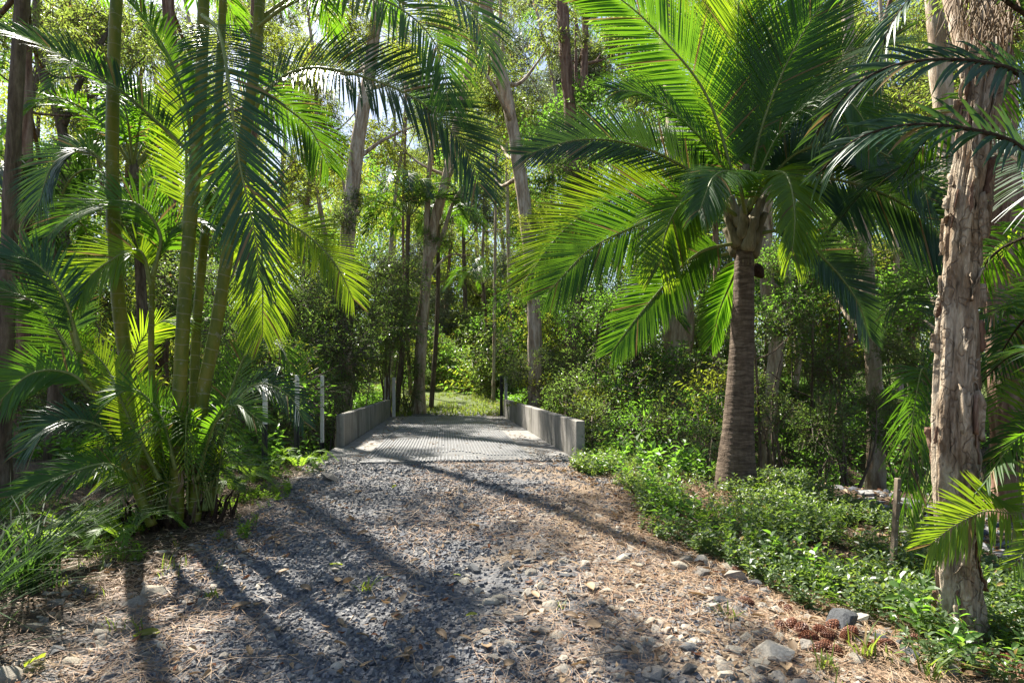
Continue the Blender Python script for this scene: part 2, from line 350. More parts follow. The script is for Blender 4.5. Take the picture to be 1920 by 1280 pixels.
def ground_mat():
    m, n, l, out = newmat('forest_floor')
    ag = n.new('ShaderNodeAttribute'); ag.attribute_name = 'along'          # 1 on the gravel, 0 on the forest floor
    tc = n.new('ShaderNodeTexCoord'); o = tc.outputs['Object']
    vo = n.new('ShaderNodeTexVoronoi'); vo.inputs['Scale'].default_value = 42; vo.inputs['Randomness'].default_value = 1; l.new(o, vo.inputs['Vector'])
    bw = n.new('ShaderNodeRGBToBW'); l.new(vo.outputs['Color'], bw.inputs[0])
    grv = mixrgb(n, l, bw.outputs[0], (.075, .078, .086), (.20, .195, .19))
    big = noise(n, l, 1.1, 5, o, .6); fine = noise(n, l, 38, 6, o, .75)
    needle = ramp(n, l, fine, [(.28, (.085, .062, .044)), (.48, (.22, .165, .115)), (.68, (.40, .33, .245))])
    soil = ramp(n, l, fine, [(.3, (.030, .022, .015)), (.55, (.085, .060, .040)), (.72, (.16, .115, .075))])
    sx0 = n.new('ShaderNodeSeparateXYZ'); l.new(o, sx0.inputs[0]); ma = n.new('ShaderNodeMath'); ma.operation = 'MULTIPLY_ADD'; ma.inputs[1].default_value = .11; l.new(sx0.outputs[0], ma.inputs[0]); l.new(big, ma.inputs[2])
    path = mixrgb(n, l, ramp(n, l, ma.outputs[0], [(.50, (0, 0, 0)), (.62, (1, 1, 1))]), grv, needle)
    c = mixrgb(n, l, ag.outputs['Fac'], soil, path)
    green = ramp(n, l, fine, [(.3, (.05, .075, .018)), (.6, (.13, .16, .05)), (.75, (.24, .22, .12))])
    sx = n.new('ShaderNodeSeparateXYZ'); l.new(o, sx.inputs[0])
    far = n.new('ShaderNodeMapRange'); far.inputs[1].default_value = 19; far.inputs[2].default_value = 23; l.new(sx.outputs[1], far.inputs[0])
    fm = n.new('ShaderNodeMath'); fm.operation = 'MULTIPLY'; l.new(far.outputs[0], fm.inputs[0]); l.new(ramp(n, l, big, [(.28, (0, 0, 0)), (.42, (1, 1, 1))]), fm.inputs[1])
    c = mixrgb(n, l, fm.outputs[0], c, green)
    h = n.new('ShaderNodeMath'); h.operation = 'SUBTRACT'; l.new(fine, h.inputs[0]); l.new(vo.outputs['Distance'], h.inputs[1])
    principled(n, l, out, c, .95, .15, bump(n, l, h.outputs[0], .8, .02)); return m
M['ground'] = ground_mat()

# ------------------------------------------------------------------ ground
def build_ground():
    xs = np.unique(np.concatenate([np.linspace(-140, -12, 50), np.linspace(-12, -5, 50), np.linspace(-5, 5, 250), np.linspace(5, 12, 50), np.linspace(12, 140, 50)]))
    ys = np.unique(np.concatenate([np.linspace(-40, 1.5, 25), np.linspace(1.5, 9, 230), np.linspace(9, 24, 110), np.linspace(24, 190, 70)]))
    X, Y = np.meshgrid(xs, ys); Z = terrain(X, Y)
    u = np.abs(X - axis_x(Y)) + 0.9 * (fbm(X * .9, Y * .9, 7.) - .47)
    hw = 1.75 + 0.5 * (1 - sstep(2, 5, Y)) * 1.2
    g = 1 - sstep(hw - .35, hw + .45, u)
    mb = MB(); nx = len(xs); i = (np.arange(len(ys) - 1)[:, None] * nx + np.arange(nx - 1)[None])
    mb.add(np.stack([X, Y, Z], -1), np.stack([i, i + 1, i + nx + 1, i + nx], -1).reshape(-1, 4), 0, g.ravel())
    tag(mb.obj('ground', M['ground']), 'forest floor and gravel drive leading to the bridge', kind='structure')
build_ground()

def rock_template(seed, sub=1, jag=.35, flat=.6):
    import bmesh
    bm = bmesh.new(); bmesh.ops.create_icosphere(bm, subdivisions=sub, radius=1)
    V = np.array([v.co[:] for v in bm.verts]); Fc = np.array([[v.index for v in f.verts] for f in bm.faces]); bm.free()
    r = np.random.RandomState(seed)
    for k in range(12 + sub * 2):                      # chop flat faces
        d = nrm(r.normal(size=3)); h = r.uniform(.40, .8); s = V @ d; V = V - np.maximum(s - h, 0)[:, None] * d * .97
    V = V * (1 + jag * (fbm(V[:, 0] * 1.6 + seed, V[:, 1] * 1.6, V[:, 2] * 1.6, 3) - .45)[:, None])
    V *= np.array([1, r.uniform(.65, .95), flat * r.uniform(.8, 1.15)])
    return V / np.abs(V).max(), Fc

# ------------------------------------------------------------------ bridge
def build_bridge():
    T = nrm(np.array([-0.1179, 1, 0])); Sd = np.array([T[1], -T[0], 0]); AX = np.array([Sd, T, [0, 0, 1]])
    near = np.array([axis_x(8.0), 8.0, 0]); L = 10.4; ztop = CZ - 1.125
    def at(s, t, z): return near + Sd * s + T * t + np.array([0, 0, z])
    root = empty('bridge', 'small concrete bridge with ribbed steel deck and low side walls', 'bridge')
    mb = MB(); box(mb, at(.0, L / 2, ztop - .14), (3.90, L, .28), 0, AX); d = mb.obj('deck_slab', M['deck'], root, False)
    bev(d, .012)
    # ribbed tread: short raised bars in rows along the bridge, too small to pick apart
    mb = MB(); sp, pt = .052, .13
    a, b = np.meshgrid(np.arange(-1.20, 1.16, sp), np.arange(.06, L - .1, pt)); a = a.ravel(); b = b.ravel()
    tv = np.array([[-1, -1, 0], [1, -1, 0], [1, 1, 0], [-1, 1, 0], [-.7, -.85, 1], [.7, -.85, 1], [.7, .85, 1], [-.7, .85, 1]], float)
    tf = np.array([[4, 5, 6, 7], [0, 1, 5, 4], [1, 2, 6, 5], [2, 3, 7, 6], [3, 0, 4, 7]])
    keep = fbm(a * 1.2, b * .8, 5., 3) > .30
    a, b = a[keep], b[keep]
    P = near + a[:, None] * Sd + b[:, None] * T + np.array([0, 0, ztop + .010])
    scatter_template(mb, tv, tf, P, np.broadcast_to(AX, (len(P), 3, 3)), np.tile([.016, .054, .014], (len(P), 1)))
    tag(mb.obj('tread_ribs', M['tread'], root, False), kind='stuff')
    for k in range(3):
        mb = MB(); box(mb, at(-.02, L * (k + .5) / 3, ztop + .005), (2.46, L / 3 - .012, .010), 0, AX); mb.obj('tread_plate', M['tread_plate'], root, False)
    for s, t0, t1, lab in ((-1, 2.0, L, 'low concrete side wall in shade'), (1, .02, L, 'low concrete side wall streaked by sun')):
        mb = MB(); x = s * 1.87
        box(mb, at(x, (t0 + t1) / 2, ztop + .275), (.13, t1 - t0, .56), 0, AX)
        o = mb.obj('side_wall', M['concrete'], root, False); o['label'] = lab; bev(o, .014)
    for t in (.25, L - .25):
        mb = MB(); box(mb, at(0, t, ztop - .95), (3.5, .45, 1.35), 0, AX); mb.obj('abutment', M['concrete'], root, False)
    for s in (-1.2, 0, 1.2):
        mb = MB(); box(mb, at(s, L / 2, ztop - .43), (.22, L - .2, .3), 0, AX); mb.obj('girder', M['post_dark'], root, False)
    # paired posts at the far end
    for s, lab, mats in ((-1, 'white square post pair at the shaded far end of the bridge', ('paint', 'paint')),
                         (1, 'dark and white post pair at the sunlit far end of the bridge', ('post_dark', 'paint'))):
        g = empty('bridge_post', lab, 'post', 'paired posts at the far end of the bridge')
        x0 = s * 1.87
        for k, mt in enumerate(mats):
            dx = (-.17 + .16 * k) if s > 0 else (-.06 + .21 * k)
            mb = MB(); w = (.10 if s > 0 else (.15, .10)[k])
            box(mb, at(x0 + dx + (.06 if s > 0 else 0), L + .14 + .12 * k, ztop + .58 + (0 if s < 0 else .04)), (w, .10, 1.36), 0, AX)
            o = mb.obj('post', M[mt], g, False); bev(o, .012)
def bev(o, w):
    m = o.modifiers.new('bevel', 'BEVEL'); m.width = w; m.segments = 2; m.limit_method = 'ANGLE'
build_bridge()

# ------------------------------------------------------------------ fence posts and stake
def fence_post(px, ytop, ybase, Y, label, white=.55, w=.045, mats=('paint', 'post_dark'), lean=0.0):
    top = W(px, ytop, Y); base = W(px, ybase, Y); base[2] = min(base[2], float(terrain(base[0], Y)) + .02) - .12
    root = empty('fence_post', label, 'post', 'steel fence posts beside the bridge approach' if white else None)
    H = top[2] - base[2]; c = lambda f: base + (top - base) * f + np.array([lean * f, 0, 0])
    def star(f0, f1, s):
        mb = MB(); P0, P1 = c(f0), c(f1)
        for a in (90, 210, 330):                       # Y-section picket
            d = np.array([math.cos(R(a)), math.sin(R(a)), 0]); q = np.array([-d[1], d[0], 0]) * .006 * s
            V = [P0 - q, P0 + q, P0 + q + d * w * s, P0 - q + d * w * s]; V = V + [v + (P1 - P0) for v in V]
            mb.add(V, np.array([[0, 3, 2, 1], [4, 5, 6, 7], [0, 1, 5, 4], [1, 2, 6, 5], [2, 3, 7, 6], [3, 0, 4, 7]]))
        return mb
    star(0, 1 - white, 1).obj('shaft', M[mats[1]], root, False)
    mb = MB(); box(mb, c(1 - white / 2), (w * 1.25, w * .9, H * white), 0); o = mb.obj('painted_sleeve', M[mats[0]], root, False); bev(o, .006)
    return root
fence_post(497, 710, 882, 7.6, 'white topped dark steel post half screened by palm leaflets', .45)
fence_post(557, 703, 858, 8.2, 'white topped dark steel post standing free above bright ferns', .55)
fence_post(604, 704, 800, 9.6, 'slimmer white topped post closest to the bridge wall', .55)
def stake():
    top = W(1683, 893, 4.6); base = G(1672, 1078); root = empty('survey_stake', 'weathered timber stake leaning among the ground cover by the paperbark', 'stake')
    mb = MB(); P0 = base - np.array([0, 0, .1]); P1 = np.array([base[0] + .05, base[1], top[2] - .0])
    d = nrm(P1 - P0); ax = rotz_frames(d[None])[0]; box(mb, (P0 + P1) / 2, (.046, np.linalg.norm(P1 - P0), .03), 0, ax)
    o = mb.obj('shaft', M['timber'], root, False); bev(o, .004)
    for f in (.45, .62, .78, .9):
        mb = MB(); box(mb, P0 + (P1 - P0) * f - np.array([0, .018, 0]), (.008, .012, .008)); mb.obj('nail', M['paint'], root, False)
stake()

# ------------------------------------------------------------------ palms
def frond(parent, ctrl, Lm=.75, n=64, w=.034, vang=22, droop=.35, roll=0, pet=.16, r0=.022, mat='frond', rmat='rachis', side=None, ang=(62, 24), seed=0, jit=.06, mess=1.0, segs=4):
    n = int(n * 1.35); w *= .70; droop *= .7
    rs = np.random.RandomState(seed + int(abs(ctrl[0][0] * 1000)) % 9999 + int(abs(ctrl[-1][0] * 777)) % 9999)
    C = np.array([c if isinstance(c, np.ndarray) else W(*c) for c in ctrl]); P = spline(C, 48)
    T = nrm(np.gradient(P, axis=0))
    mb = MB(); rad = r0 * (1 - .86 * np.linspace(0, 1, 48) ** .8); tube(mb, P, rad, 6)
    fr = mb.obj('frond', M[rmat], parent)
    h = C[-1] - C[0]; h = np.array([h[0], h[1], 0])
    S0 = nrm(np.cross(nrm(h), [0, 0, 1.])) if side is None else nrm(np.asarray(side, float))
    if side is None and S0[1] < 0: S0 = -S0
    S = nrm(S0[None] - T * (T @ S0)[:, None]); N = np.cross(S, T)
    if N[len(N) // 3][2] < 0 or (side is not None and False): N = -N
    c, s = math.cos(R(roll)), math.sin(R(roll)); S, N = S * c + N * s, N * c - S * s
    t = np.linspace(pet, .995, n); t = np.repeat(t, 2); sg = np.tile([1., -1.], n); t = np.clip(t + rs.normal(0, .004, len(t)) * mess + (sg > 0) * .004, pet, 1)
    ix = t * 47; i0 = np.clip(ix.astype(int), 0, 46); f = (ix - i0)[:, None]
    lerp = lambda A: A[i0] * (1 - f) + A[i0 + 1] * f
    p, tt, ss, nn = lerp(P), nrm(lerp(T)), nrm(lerp(S)), nrm(lerp(N))
    q = (t - pet) / (1 - pet)
    a = np.radians(ang[0] + (ang[1] - ang[0]) * q ** 1.2 + rs.normal(0, 3.0 * mess, len(q)))
    v = np.radians(vang + rs.normal(0, 5 * mess, len(q)))
    d = nrm(np.cos(a)[:, None] * tt + np.sin(a)[:, None] * (ss * (sg * np.cos(v))[:, None] + nn * np.sin(v)[:, None]))
    Ln = Lm * (np.sin(np.pi * np.clip(.12 + .80 * q, 0, 1)) ** .55) * (1 + rs.normal(0, jit * mess, len(q)))
    u_ = rs.rand(len(q)); Ln *= np.where(u_ < .02 * mess, .06, np.where(u_ < .06 * mess, rs.uniform(.4, .8, len(q)), 1)); d = nrm(d + rs.normal(0, .05 * mess, d.shape))
    wid = nrm(tt - d * np.sum(tt * d, 1, keepdims=True)); nor = nrm(np.cross(wid, d))
    sv = np.linspace(0, 1, segs + 1); prof = np.interp(sv, [0, .12, .35, .65, .88, 1], [.30, .80, 1, .82, .42, .03])
    dr = droop * (1 + rs.normal(0, .25, len(q)))
    c_ = p[:, None] + d[:, None] * (Ln[:, None] * sv[None])[..., None]
    c_[..., 2] -= (dr * Ln)[:, None] * sv[None] ** 2.2
    c_ += d[:, None] * (-(np.abs(dr) * Ln * .22)[:, None] * sv[None] ** 3)[..., None]
    wv = wid[:, None] * (prof[None] * w / 2 * (1 - .35 * q[:, None] ** 3))[..., None]
    fold = nor[:, None] * (prof * w * .16)[None, :, None]
    Vv = np.stack([c_ - wv + fold, c_, c_ + wv + fold], 2)          # n, segs+1, 3, 3
    m = len(q); k = (segs + 1) * 3
    quad = []
    for j in range(segs):
        for e in range(2): quad.append([j * 3 + e, j * 3 + e + 1, j * 3 + 3 + e + 1, j * 3 + 3 + e])
    Fc = (np.array(quad)[None] + (np.arange(m) * k)[:, None, None]).reshape(-1, 4)
    mb = MB(); mb.add(Vv.reshape(-1, 3), Fc)
    o = mb.obj('leaflets', M[mat], fr); o['kind'] = 'stuff'
    return fr

def cane(root, ctrl, r0, r1, name='stem'):
    C = [c if isinstance(c, np.ndarray) else W(*c) for c in ctrl]
    mb = MB(); P = spline(C, 90); L = np.concatenate([[0], np.cumsum(np.linalg.norm(np.diff(P, axis=0), axis=1))])
    rad = np.linspace(r0, r1, 90) + .003 * (np.modf(L * 7.2)[0] < .12)
    tube(mb, P, rad, 14); return mb.obj(name, M['cane'], root)

def left_clump():
    root = empty('cane_palm', 'clump of green ringed cane palms arching over the drive', 'palm')
    Y = 5.4
    cane(root, [(283, 985, 5.3), (262, 800, 5.35), (228, 620, 5.4), (212, 400, 5.4), (212, 150, 5.4), (222, -60, 5.4), (232, -180, 5.4)], .066, .048)
    cane(root, [(330, 985, 5.2), (334, 800, 5.2), (346, 560, 5.2), (362, 350, 5.2), (375, 200, 5.2), (383, -40, 5.2), (388, -200, 5.2)], .064, .046)
    cane(root, [(358, 970, 5.8), (362, 800, 5.8), (368, 620, 5.8), (385, 430, 5.8), (405, 250, 5.8), (420, -40, 5.8)], .048, .036)
    cane(root, [(365, 985, 5.3), (378, 760, 5.3), (404, 620, 5.3), (430, 450, 5.3), (453, 290, 5.3), (478, 120, 5.3), (490, -40, 5.3), (500, -160, 5.3)], .062, .044)
    cane(root, [(300, 970, 5.3), (297, 850, 5.3), (284, 690, 5.3), (285, 520, 5.3)], .036, .022)
    cane(root, [(285, 985, 5.0), (232, 860, 4.95), (180, 740, 4.9), (140, 640, 4.9), (118, 560, 4.9)], .042, .016)
    cane(root, [(395, 965, 5.4), (405, 860, 5.4), (425, 780, 5.45)], .03, .018)
    # crowns of the tallest canes, above the picture
    rs = np.random.RandomState(8)
    for tp in (W(232, -180, 5.4), W(388, -200, 5.2), W(500, -160, 5.3)):
        for k in range(8):
            a = k * .785 + rs.uniform(-.3, .3); d = np.array([math.cos(a), math.sin(a), 0]); h = rs.uniform(.25, .55)
            frond(root, [tp, tp + d * .45 + np.array([0, 0, h]), tp + d * 1.1 + np.array([0, 0, h * 1.1]), tp + d * 1.7 + np.array([0, 0, h - .35])], Lm=.48, n=34, w=.044, vang=18, droop=.3, seed=800 + k, segs=3)
    fr = lambda c, **k: frond(root, c, **{'mess': .5, **k, 'w': k['w'] * .82, 'n': int(k['n'] * 1.12)})
    # high crown
    fr([(455, 260, 5.3), (500, 170, 5.2), (580, 128, 5.0), (700, 150, 4.8), (800, 200, 4.7), (870, 275, 4.6), (900, 350, 4.5)], Lm=.62, n=70, w=.036, roll=62, vang=20, droop=.22, mat='frond_dark', r0=.022, seed=1)
    fr([(470, 60, 5.3), (560, 0, 5.1), (680, -10, 4.8), (770, 30, 4.6), (825, 100, 4.5), (840, 190, 4.4)], Lm=.55, n=60, w=.034, roll=50, vang=15, droop=.35, mat='frond', r0=.02, seed=2)
    fr([(480, 40, 5.4), (640, -60, 5.2), (800, -40, 5.0), (890, 30, 4.9), (915, 120, 4.8)], Lm=.55, n=56, w=.034, roll=50, vang=18, droop=.3, mat='frond_dark', seed=3)
    fr([(380, 30, 4.9), (410, 60, 4.5), (428, 150, 4.2), (448, 300, 4.1), (478, 440, 4.1), (485, 520, 4.15)], Lm=.52, n=56, w=.040, side=(1, .25, 0), vang=8, droop=.30, mat='frond_dark', seed=4, ang=(72, 22))
    fr([(360, 290, 5.2), (300, 235, 5.1), (225, 170, 4.9), (100, 95, 4.7), (-20, 50, 4.5)], Lm=.45, n=56, w=.032, roll=45, vang=25, droop=.25, mat='frond_dark', seed=5)
    fr([(362, 300, 5.25), (345, 180, 5.1), (290, 60, 5.0), (200, -40, 4.9)], Lm=.55, n=54, w=.034, roll=40, vang=20, droop=.3, mat='frond', seed=6)
    fr([(400, 130, 5.5), (450, 140, 5.7), (520, 190, 5.9), (580, 240, 6.0), (615, 310, 6.0)], Lm=.50, n=52, w=.030, side=(.8, .3, .5), vang=12, droop=.2, mat='frond', seed=7)
    fr([(420, 420, 5.5), (480, 400, 5.5), (560, 430, 5.5), (625, 490, 5.45), (662, 560, 5.4)], Lm=.42, n=40, w=.036, roll=60, vang=12, droop=.12, mat='frond_young', seed=8)
    fr([(430, 350, 5.6), (455, 330, 5.7), (485, 400, 5.75), (492, 520, 5.75), (492, 630, 5.7)], Lm=.52, n=48, w=.038, side=(1, .2, 0), vang=10, droop=.25, mat='frond_young', seed=9)
    fr([(345, 430, 5.2), (350, 330, 5.3), (345, 240, 5.35), (330, 150, 5.4)], Lm=.45, n=40, w=.04, side=(1, .3, 0), vang=12, droop=.1, mat='frond_young', seed=10)
    fr([(250, 380, 5.5), (300, 330, 5.6), (380, 330, 5.7), (430, 400, 5.8)], Lm=.45, n=44, w=.034, roll=50, vang=15, droop=.3, mat='frond', seed=11)
    fr([(215, 330, 5.4), (160, 280, 5.3), (100, 310, 5.2), (70, 390, 5.1)], Lm=.42, n=44, w=.03, roll=50, vang=15, droop=.3, mat='frond_dark', seed=12)
    fr([(285, 520, 5.3), (300, 440, 5.3), (250, 380, 5.2), (160, 390, 5.1), (90, 440, 5.0)], Lm=.5, n=50, w=.034, roll=50, vang=15, droop=.25, mat='frond', seed=13)
    fr([(285, 530, 5.3), (310, 440, 5.4), (370, 410, 5.4), (430, 440, 5.5)], Lm=.45, n=44, w=.034, roll=50, vang=15, droop=.25, mat='frond', seed=14)
    fr([(284, 540, 5.3), (260, 470, 5.2), (190, 500, 5.0), (130, 560, 4.9)], Lm=.45, n=44, w=.034, roll=50, vang=15, droop=.2, mat='frond_young', seed=15)
    # young growth low down
    fr([(150, 660, 4.9), (120, 560, 4.8), (60, 490, 4.7), (-20, 480, 4.6)], Lm=.42, n=40, w=.04, roll=55, vang=12, droop=.2, mat='frond_dark', seed=16)
    fr([(180, 740, 4.9), (130, 700, 4.8), (60, 700, 4.6), (-10, 760, 4.5)], Lm=.34, n=34, w=.04, roll=60, vang=12, droop=.15, mat='frond', seed=17)
    fr([(190, 760, 4.9), (120, 640, 5.0), (70, 570, 5.0), (0, 540, 5.0)], Lm=.40, n=40, w=.036, roll=50, vang=12, droop=.2, mat='frond', seed=18)
    fr([(235, 860, 4.95), (190, 800, 4.8), (110, 790, 4.6), (50, 840, 4.5)], Lm=.36, n=40, w=.034, roll=35, vang=20, droop=.35, mat='frond_dark', seed=19)
    fr([(250, 900, 4.9), (200, 870, 4.6), (120, 890, 4.4), (20, 930, 4.2)], Lm=.34, n=40, w=.032, roll=30, vang=20, droop=.35, mat='frond', seed=20)
    fr([(300, 900, 5.1), (240, 780, 5.0), (200, 690, 5.0), (150, 640, 5.0)], Lm=.34, n=36, w=.032, roll=40, vang=15, droop=.1, mat='frond_young', seed=21)
    fr([(330, 900, 5.3), (250, 700, 5.6), (290, 610, 5.7), (360, 600, 5.7)], Lm=.42, n=44, w=.034, side=(.6, .5, .5), vang=15, droop=.15, mat='frond_young', seed=22)
    fr([(380, 880, 5.5), (430, 740, 5.8), (470, 650, 5.9), (520, 640, 5.9), (545, 690, 5.8)], Lm=.40, n=42, w=.034, roll=45, vang=15, droop=.2, mat='frond', seed=23)
    fr([(400, 900, 5.4), (430, 780, 5.4), (480, 720, 5.3), (540, 740, 5.2), (570, 790, 5.1)], Lm=.34, n=40, w=.030, roll=40, vang=15, droop=.25, mat='frond_dark', seed=24)
    fr([(370, 900, 5.2), (400, 800, 5.0), (440, 760, 4.9), (490, 790, 4.8)], Lm=.32, n=34, w=.03, roll=35, vang=20, droop=.2, mat='frond', seed=25)
    fr([(330, 880, 5.1), (300, 780, 5.0), (250, 730, 4.9), (190, 760, 4.8)], Lm=.32, n=34, w=.03, roll=35, vang=20, droop=.2, mat='frond', seed=26)
    rs = np.random.RandomState(5)
    for k in range(30):
        a = rs.uniform(0, 6.28); r = rs.uniform(.35, .8); b = W(335 + rs.uniform(-60, 70), 940, 5.25)
        h = rs.uniform(.35, .9); d = np.array([math.cos(a), math.sin(a) * .8, 0])
        b[2] = float(terrain(b[0], b[1])) + .1
        frond(root, [b, b + d * r * .35 + np.array([0, 0, h]), b + d * r * .8 + np.array([0, 0, h * .95]), b + d * r * 1.2 + np.array([0, 0, h * .6])], Lm=rs.uniform(.2, .34), n=20, w=.017, vang=20, droop=.2, r0=.010, mat=('frond', 'frond_young', 'frond_dark')[k % 3], seed=40 + k, segs=3)
    for k in range(34):                                   # dry sheath strips hanging on the lower stems
        c0 = [(283, 262, 5.32), (331, 334, 5.2), (365, 376, 5.3), (360, 364, 5.8)][k % 4]; z = rs.uniform(.15, .75) ** 1.5
        b = W(c0[0] + (c0[1] - c0[0]) * z, 985 - 240 * z, c0[2] - .06); e = b + np.array([rs.normal(0, .05), rs.normal(-.03, .03), rs.uniform(-.30, .22)]); mb = MB()
        sdv = np.array([rs.uniform(.008, .02), 0, 0]); Q = spline([b, (b + e) / 2 + rs.normal(0, .02, 3), e], 6); tp = np.array([1, 1, .9, .8, .5, .1])[:, None]
        mb.add(np.stack([Q - sdv * tp, Q + sdv * tp], 1), [[2 * i, 2 * i + 1, 2 * i + 3, 2 * i + 2] for i in range(5)]); mb.obj('dry_sheath', M['frond_dry'], root)
    # fibrous foot of old leaf bases
    mb = MB()
    for k in range(110):
        a = rs.uniform(0, 6.28); r = rs.uniform(.05, .40); b = W(335, 960, 5.3); b = b + np.array([math.cos(a) * r * 1.25, math.sin(a) * r * .8, 0]); b[2] = float(terrain(b[0], b[1])) - .05
        e = b + np.array([math.cos(a) * rs.uniform(.0, .16), math.sin(a) * .08, rs.uniform(.08, .34)])
        tube(mb, spline([b, (b + e) / 2 + rs.normal(0, .03, 3), e], 6), np.linspace(.026, .005, 6) * rs.uniform(.6, 1.3), 5)
    mb.obj('leaf_base', M['fibre'], root)
left_clump()

def right_palm():
    root = empty('feather_palm', 'stout ringed feather palm with a full green crown beside the drive', 'palm')
    Y = 7.2
    base = onground(*(W(1380, 915, Y)[:2])); base[2] -= .1
    P = spline([base, W(1381, 860, Y), W(1388, 720, Y), W(1394, 560, Y), W(1396, 470, Y)], 200)
    L = np.concatenate([[0], np.cumsum(np.linalg.norm(np.diff(P, axis=0), axis=1))])
    rad = np.interp(L / L[-1], [0, .10, .25, .5, .75, .95, 1], [.275, .235, .19, .155, .132, .115, .11])
    rg = np.modf(L * 17 + .6 * np.sin(L * 5))[0]
    rad = rad * (1 + .025 * np.where(rg < .8, rg, (1 - rg) * 4))
    mb = MB(); tube(mb, P, rad, 40, 0, lambda l, th: .012 * (fbm(np.cos(th) * 2.5, np.sin(th) * 2.5, l * 9) - .47))
    mb.obj('trunk', M['palm_trunk'], root)
    ctr = W(1396, 420, Y); rs = np.random.RandomState(3)
    for k in range(15):                                  # leaf boots clasping the head of the trunk
        a = k * 2.4; d = np.array([math.cos(a), math.sin(a), 0]); z = .45 * k / 15
        b = W(1396, 480, Y) + d * .08 + np.array([0, 0, z]); mb = MB()
        pp = spline([b, b + d * .07 + np.array([0, 0, .15]), b + d * .17 + np.array([0, 0, .36])], 8)
        tube(mb, pp, np.array([.085, .095, .085, .07, .055, .045, .04, .036]), 8); mb.obj('leaf_boot', M['boot'], root)
    mb = MB(); tube(mb, spline([W(1396, 500, Y), W(1397, 440, Y), W(1398, 380, Y), W(1398, 310, Y)], 20), np.linspace(.12, .05, 20), 12); mb.obj('crownshaft', M['boot'], root)
    fr = lambda c, **k: frond(root, c, **{**dict(Lm=.80, n=80, w=.039, r0=.028, pet=.14, droop=.06, vang=12, mess=.28), **k})
    fr([(1396, 400, 7.2), (1388, 280, 7.25), (1383, 130, 7.3), (1386, -30, 7.3), (1392, -180, 7.3)], Lm=1.0, side=(1, .1, 0), mat='frond_young', seed=1, n=112)
    fr([(1390, 390, 7.2), (1330, 190, 7.1), (1240, 70, 7.0), (1165, 0, 6.9), (1100, -30, 6.8)], Lm=.85, side=(.6, -.3, .75), seed=2, n=105)
    fr([(1388, 380, 7.2), (1355, 310, 7.0), (1290, 235, 6.8), (1215, 180, 6.6), (1150, 168, 6.4)], Lm=.72, roll=55, seed=3, mat='frond', droop=.25)
    fr([(1385, 390, 7.2), (1310, 330, 7.2), (1200, 275, 7.2), (1090, 262, 7.1), (985, 290, 7.0)], Lm=.72, roll=68, seed=4, mat='frond_dark', vang=10)
    fr([(1385, 400, 7.2), (1310, 385, 7.0), (1215, 415, 6.8), (1110, 465, 6.6), (1030, 545, 6.5)], Lm=.75, roll=72, seed=5, mat='frond', vang=5)
    fr([(1380, 395, 7.3), (1290, 345, 7.4), (1160, 370, 7.4), (1060, 430, 7.3), (985, 525, 7.2)], Lm=.78, roll=72, seed=6, mat='frond_young', vang=5)
    fr([(1382, 405, 7.1), (1325, 368, 6.8), (1280, 380, 6.5), (1250, 430, 6.4), (1236, 500, 6.4)], Lm=.62, roll=50, seed=7, mat='frond_young', vang=-10, droop=.25)
    fr([(1385, 455, 7.2), (1315, 472, 7.0), (1255, 525, 6.9), (1195, 595, 6.9), (1150, 655, 6.9)], Lm=.55, roll=70, seed=8, mat='frond', vang=6, n=70)
    fr([(1390, 470, 7.4), (1300, 490, 7.7), (1220, 520, 7.9), (1180, 580, 8.0)], Lm=.48, roll=60, seed=9, mat='frond_dark', n=60)
    fr([(1400, 460, 7.4), (1375, 520, 7.7), (1350, 580, 7.8), (1335, 640, 7.8)], Lm=.45, side=(1, .3, .2), seed=10, n=56)
    fr([(1400, 390, 7.2), (1425, 250, 7.2), (1475, 120, 7.2), (1540, 10, 7.1), (1600, -60, 7.0)], Lm=.85, side=(.8, -.2, -.5), seed=11, n=105)
    fr([(1398, 380, 7.3), (1418, 200, 7.4), (1450, 40, 7.4), (1490, -120, 7.4)], Lm=.9, side=(1, .15, -.2), seed=12, n=105, mat='frond')
    fr([(1402, 390, 7.1), (1450, 270, 6.8), (1520, 190, 6.5), (1590, 190, 6.2), (1640, 260, 6.0)], Lm=.70, roll=45, seed=13, droop=.5, mat='frond')
    fr([(1405, 395, 7.1), (1440, 330, 6.7), (1475, 330, 6.3), (1490, 400, 6.0), (1485, 480, 5.9)], Lm=.55, side=(.9, .3, .2), seed=14, droop=.4, mat='frond_young')
    fr([(1405, 400, 7.2), (1500, 335, 7.0), (1620, 350, 6.7), (1720, 400, 6.5), (1790, 470, 6.3)], Lm=.92, roll=74, seed=15, mat='frond_dark', vang=0, n=100)
    fr([(1408, 440, 7.2), (1480, 435, 7.1), (1550, 490, 7.0), (1605, 560, 6.9), (1630, 630, 6.9)], Lm=.50, roll=68, seed=16, mat='frond_dark', n=70)
    fr([(1398, 400, 7.4), (1360, 330, 8.0), (1300, 260, 8.6), (1240, 250, 9.0)], Lm=.7, roll=30, seed=17)
    fr([(1400, 390, 7.5), (1440, 300, 8.2), (1520, 250, 8.8), (1600, 280, 9.2)], Lm=.7, roll=30, seed=18, mat='frond')
    fr([(1398, 400, 7.0), (1380, 330, 6.3), (1340, 330, 5.8), (1310, 400, 5.5)], Lm=.5, roll=20, seed=19, droop=.4, mat='frond')
    fr([(1396, 390, 7.3), (1360, 200, 7.7), (1310, 40, 8.0), (1270, -80, 8.2)], Lm=.85, side=(.8, 0, .5), seed=20, n=90, mat='frond_young')
    fr([(1403, 392, 7.15), (1490, 290, 6.9), (1600, 270, 6.6), (1690, 310, 6.4), (1750, 380, 6.3)], Lm=.75, roll=60, seed=21, mat='frond_dark', vang=6)
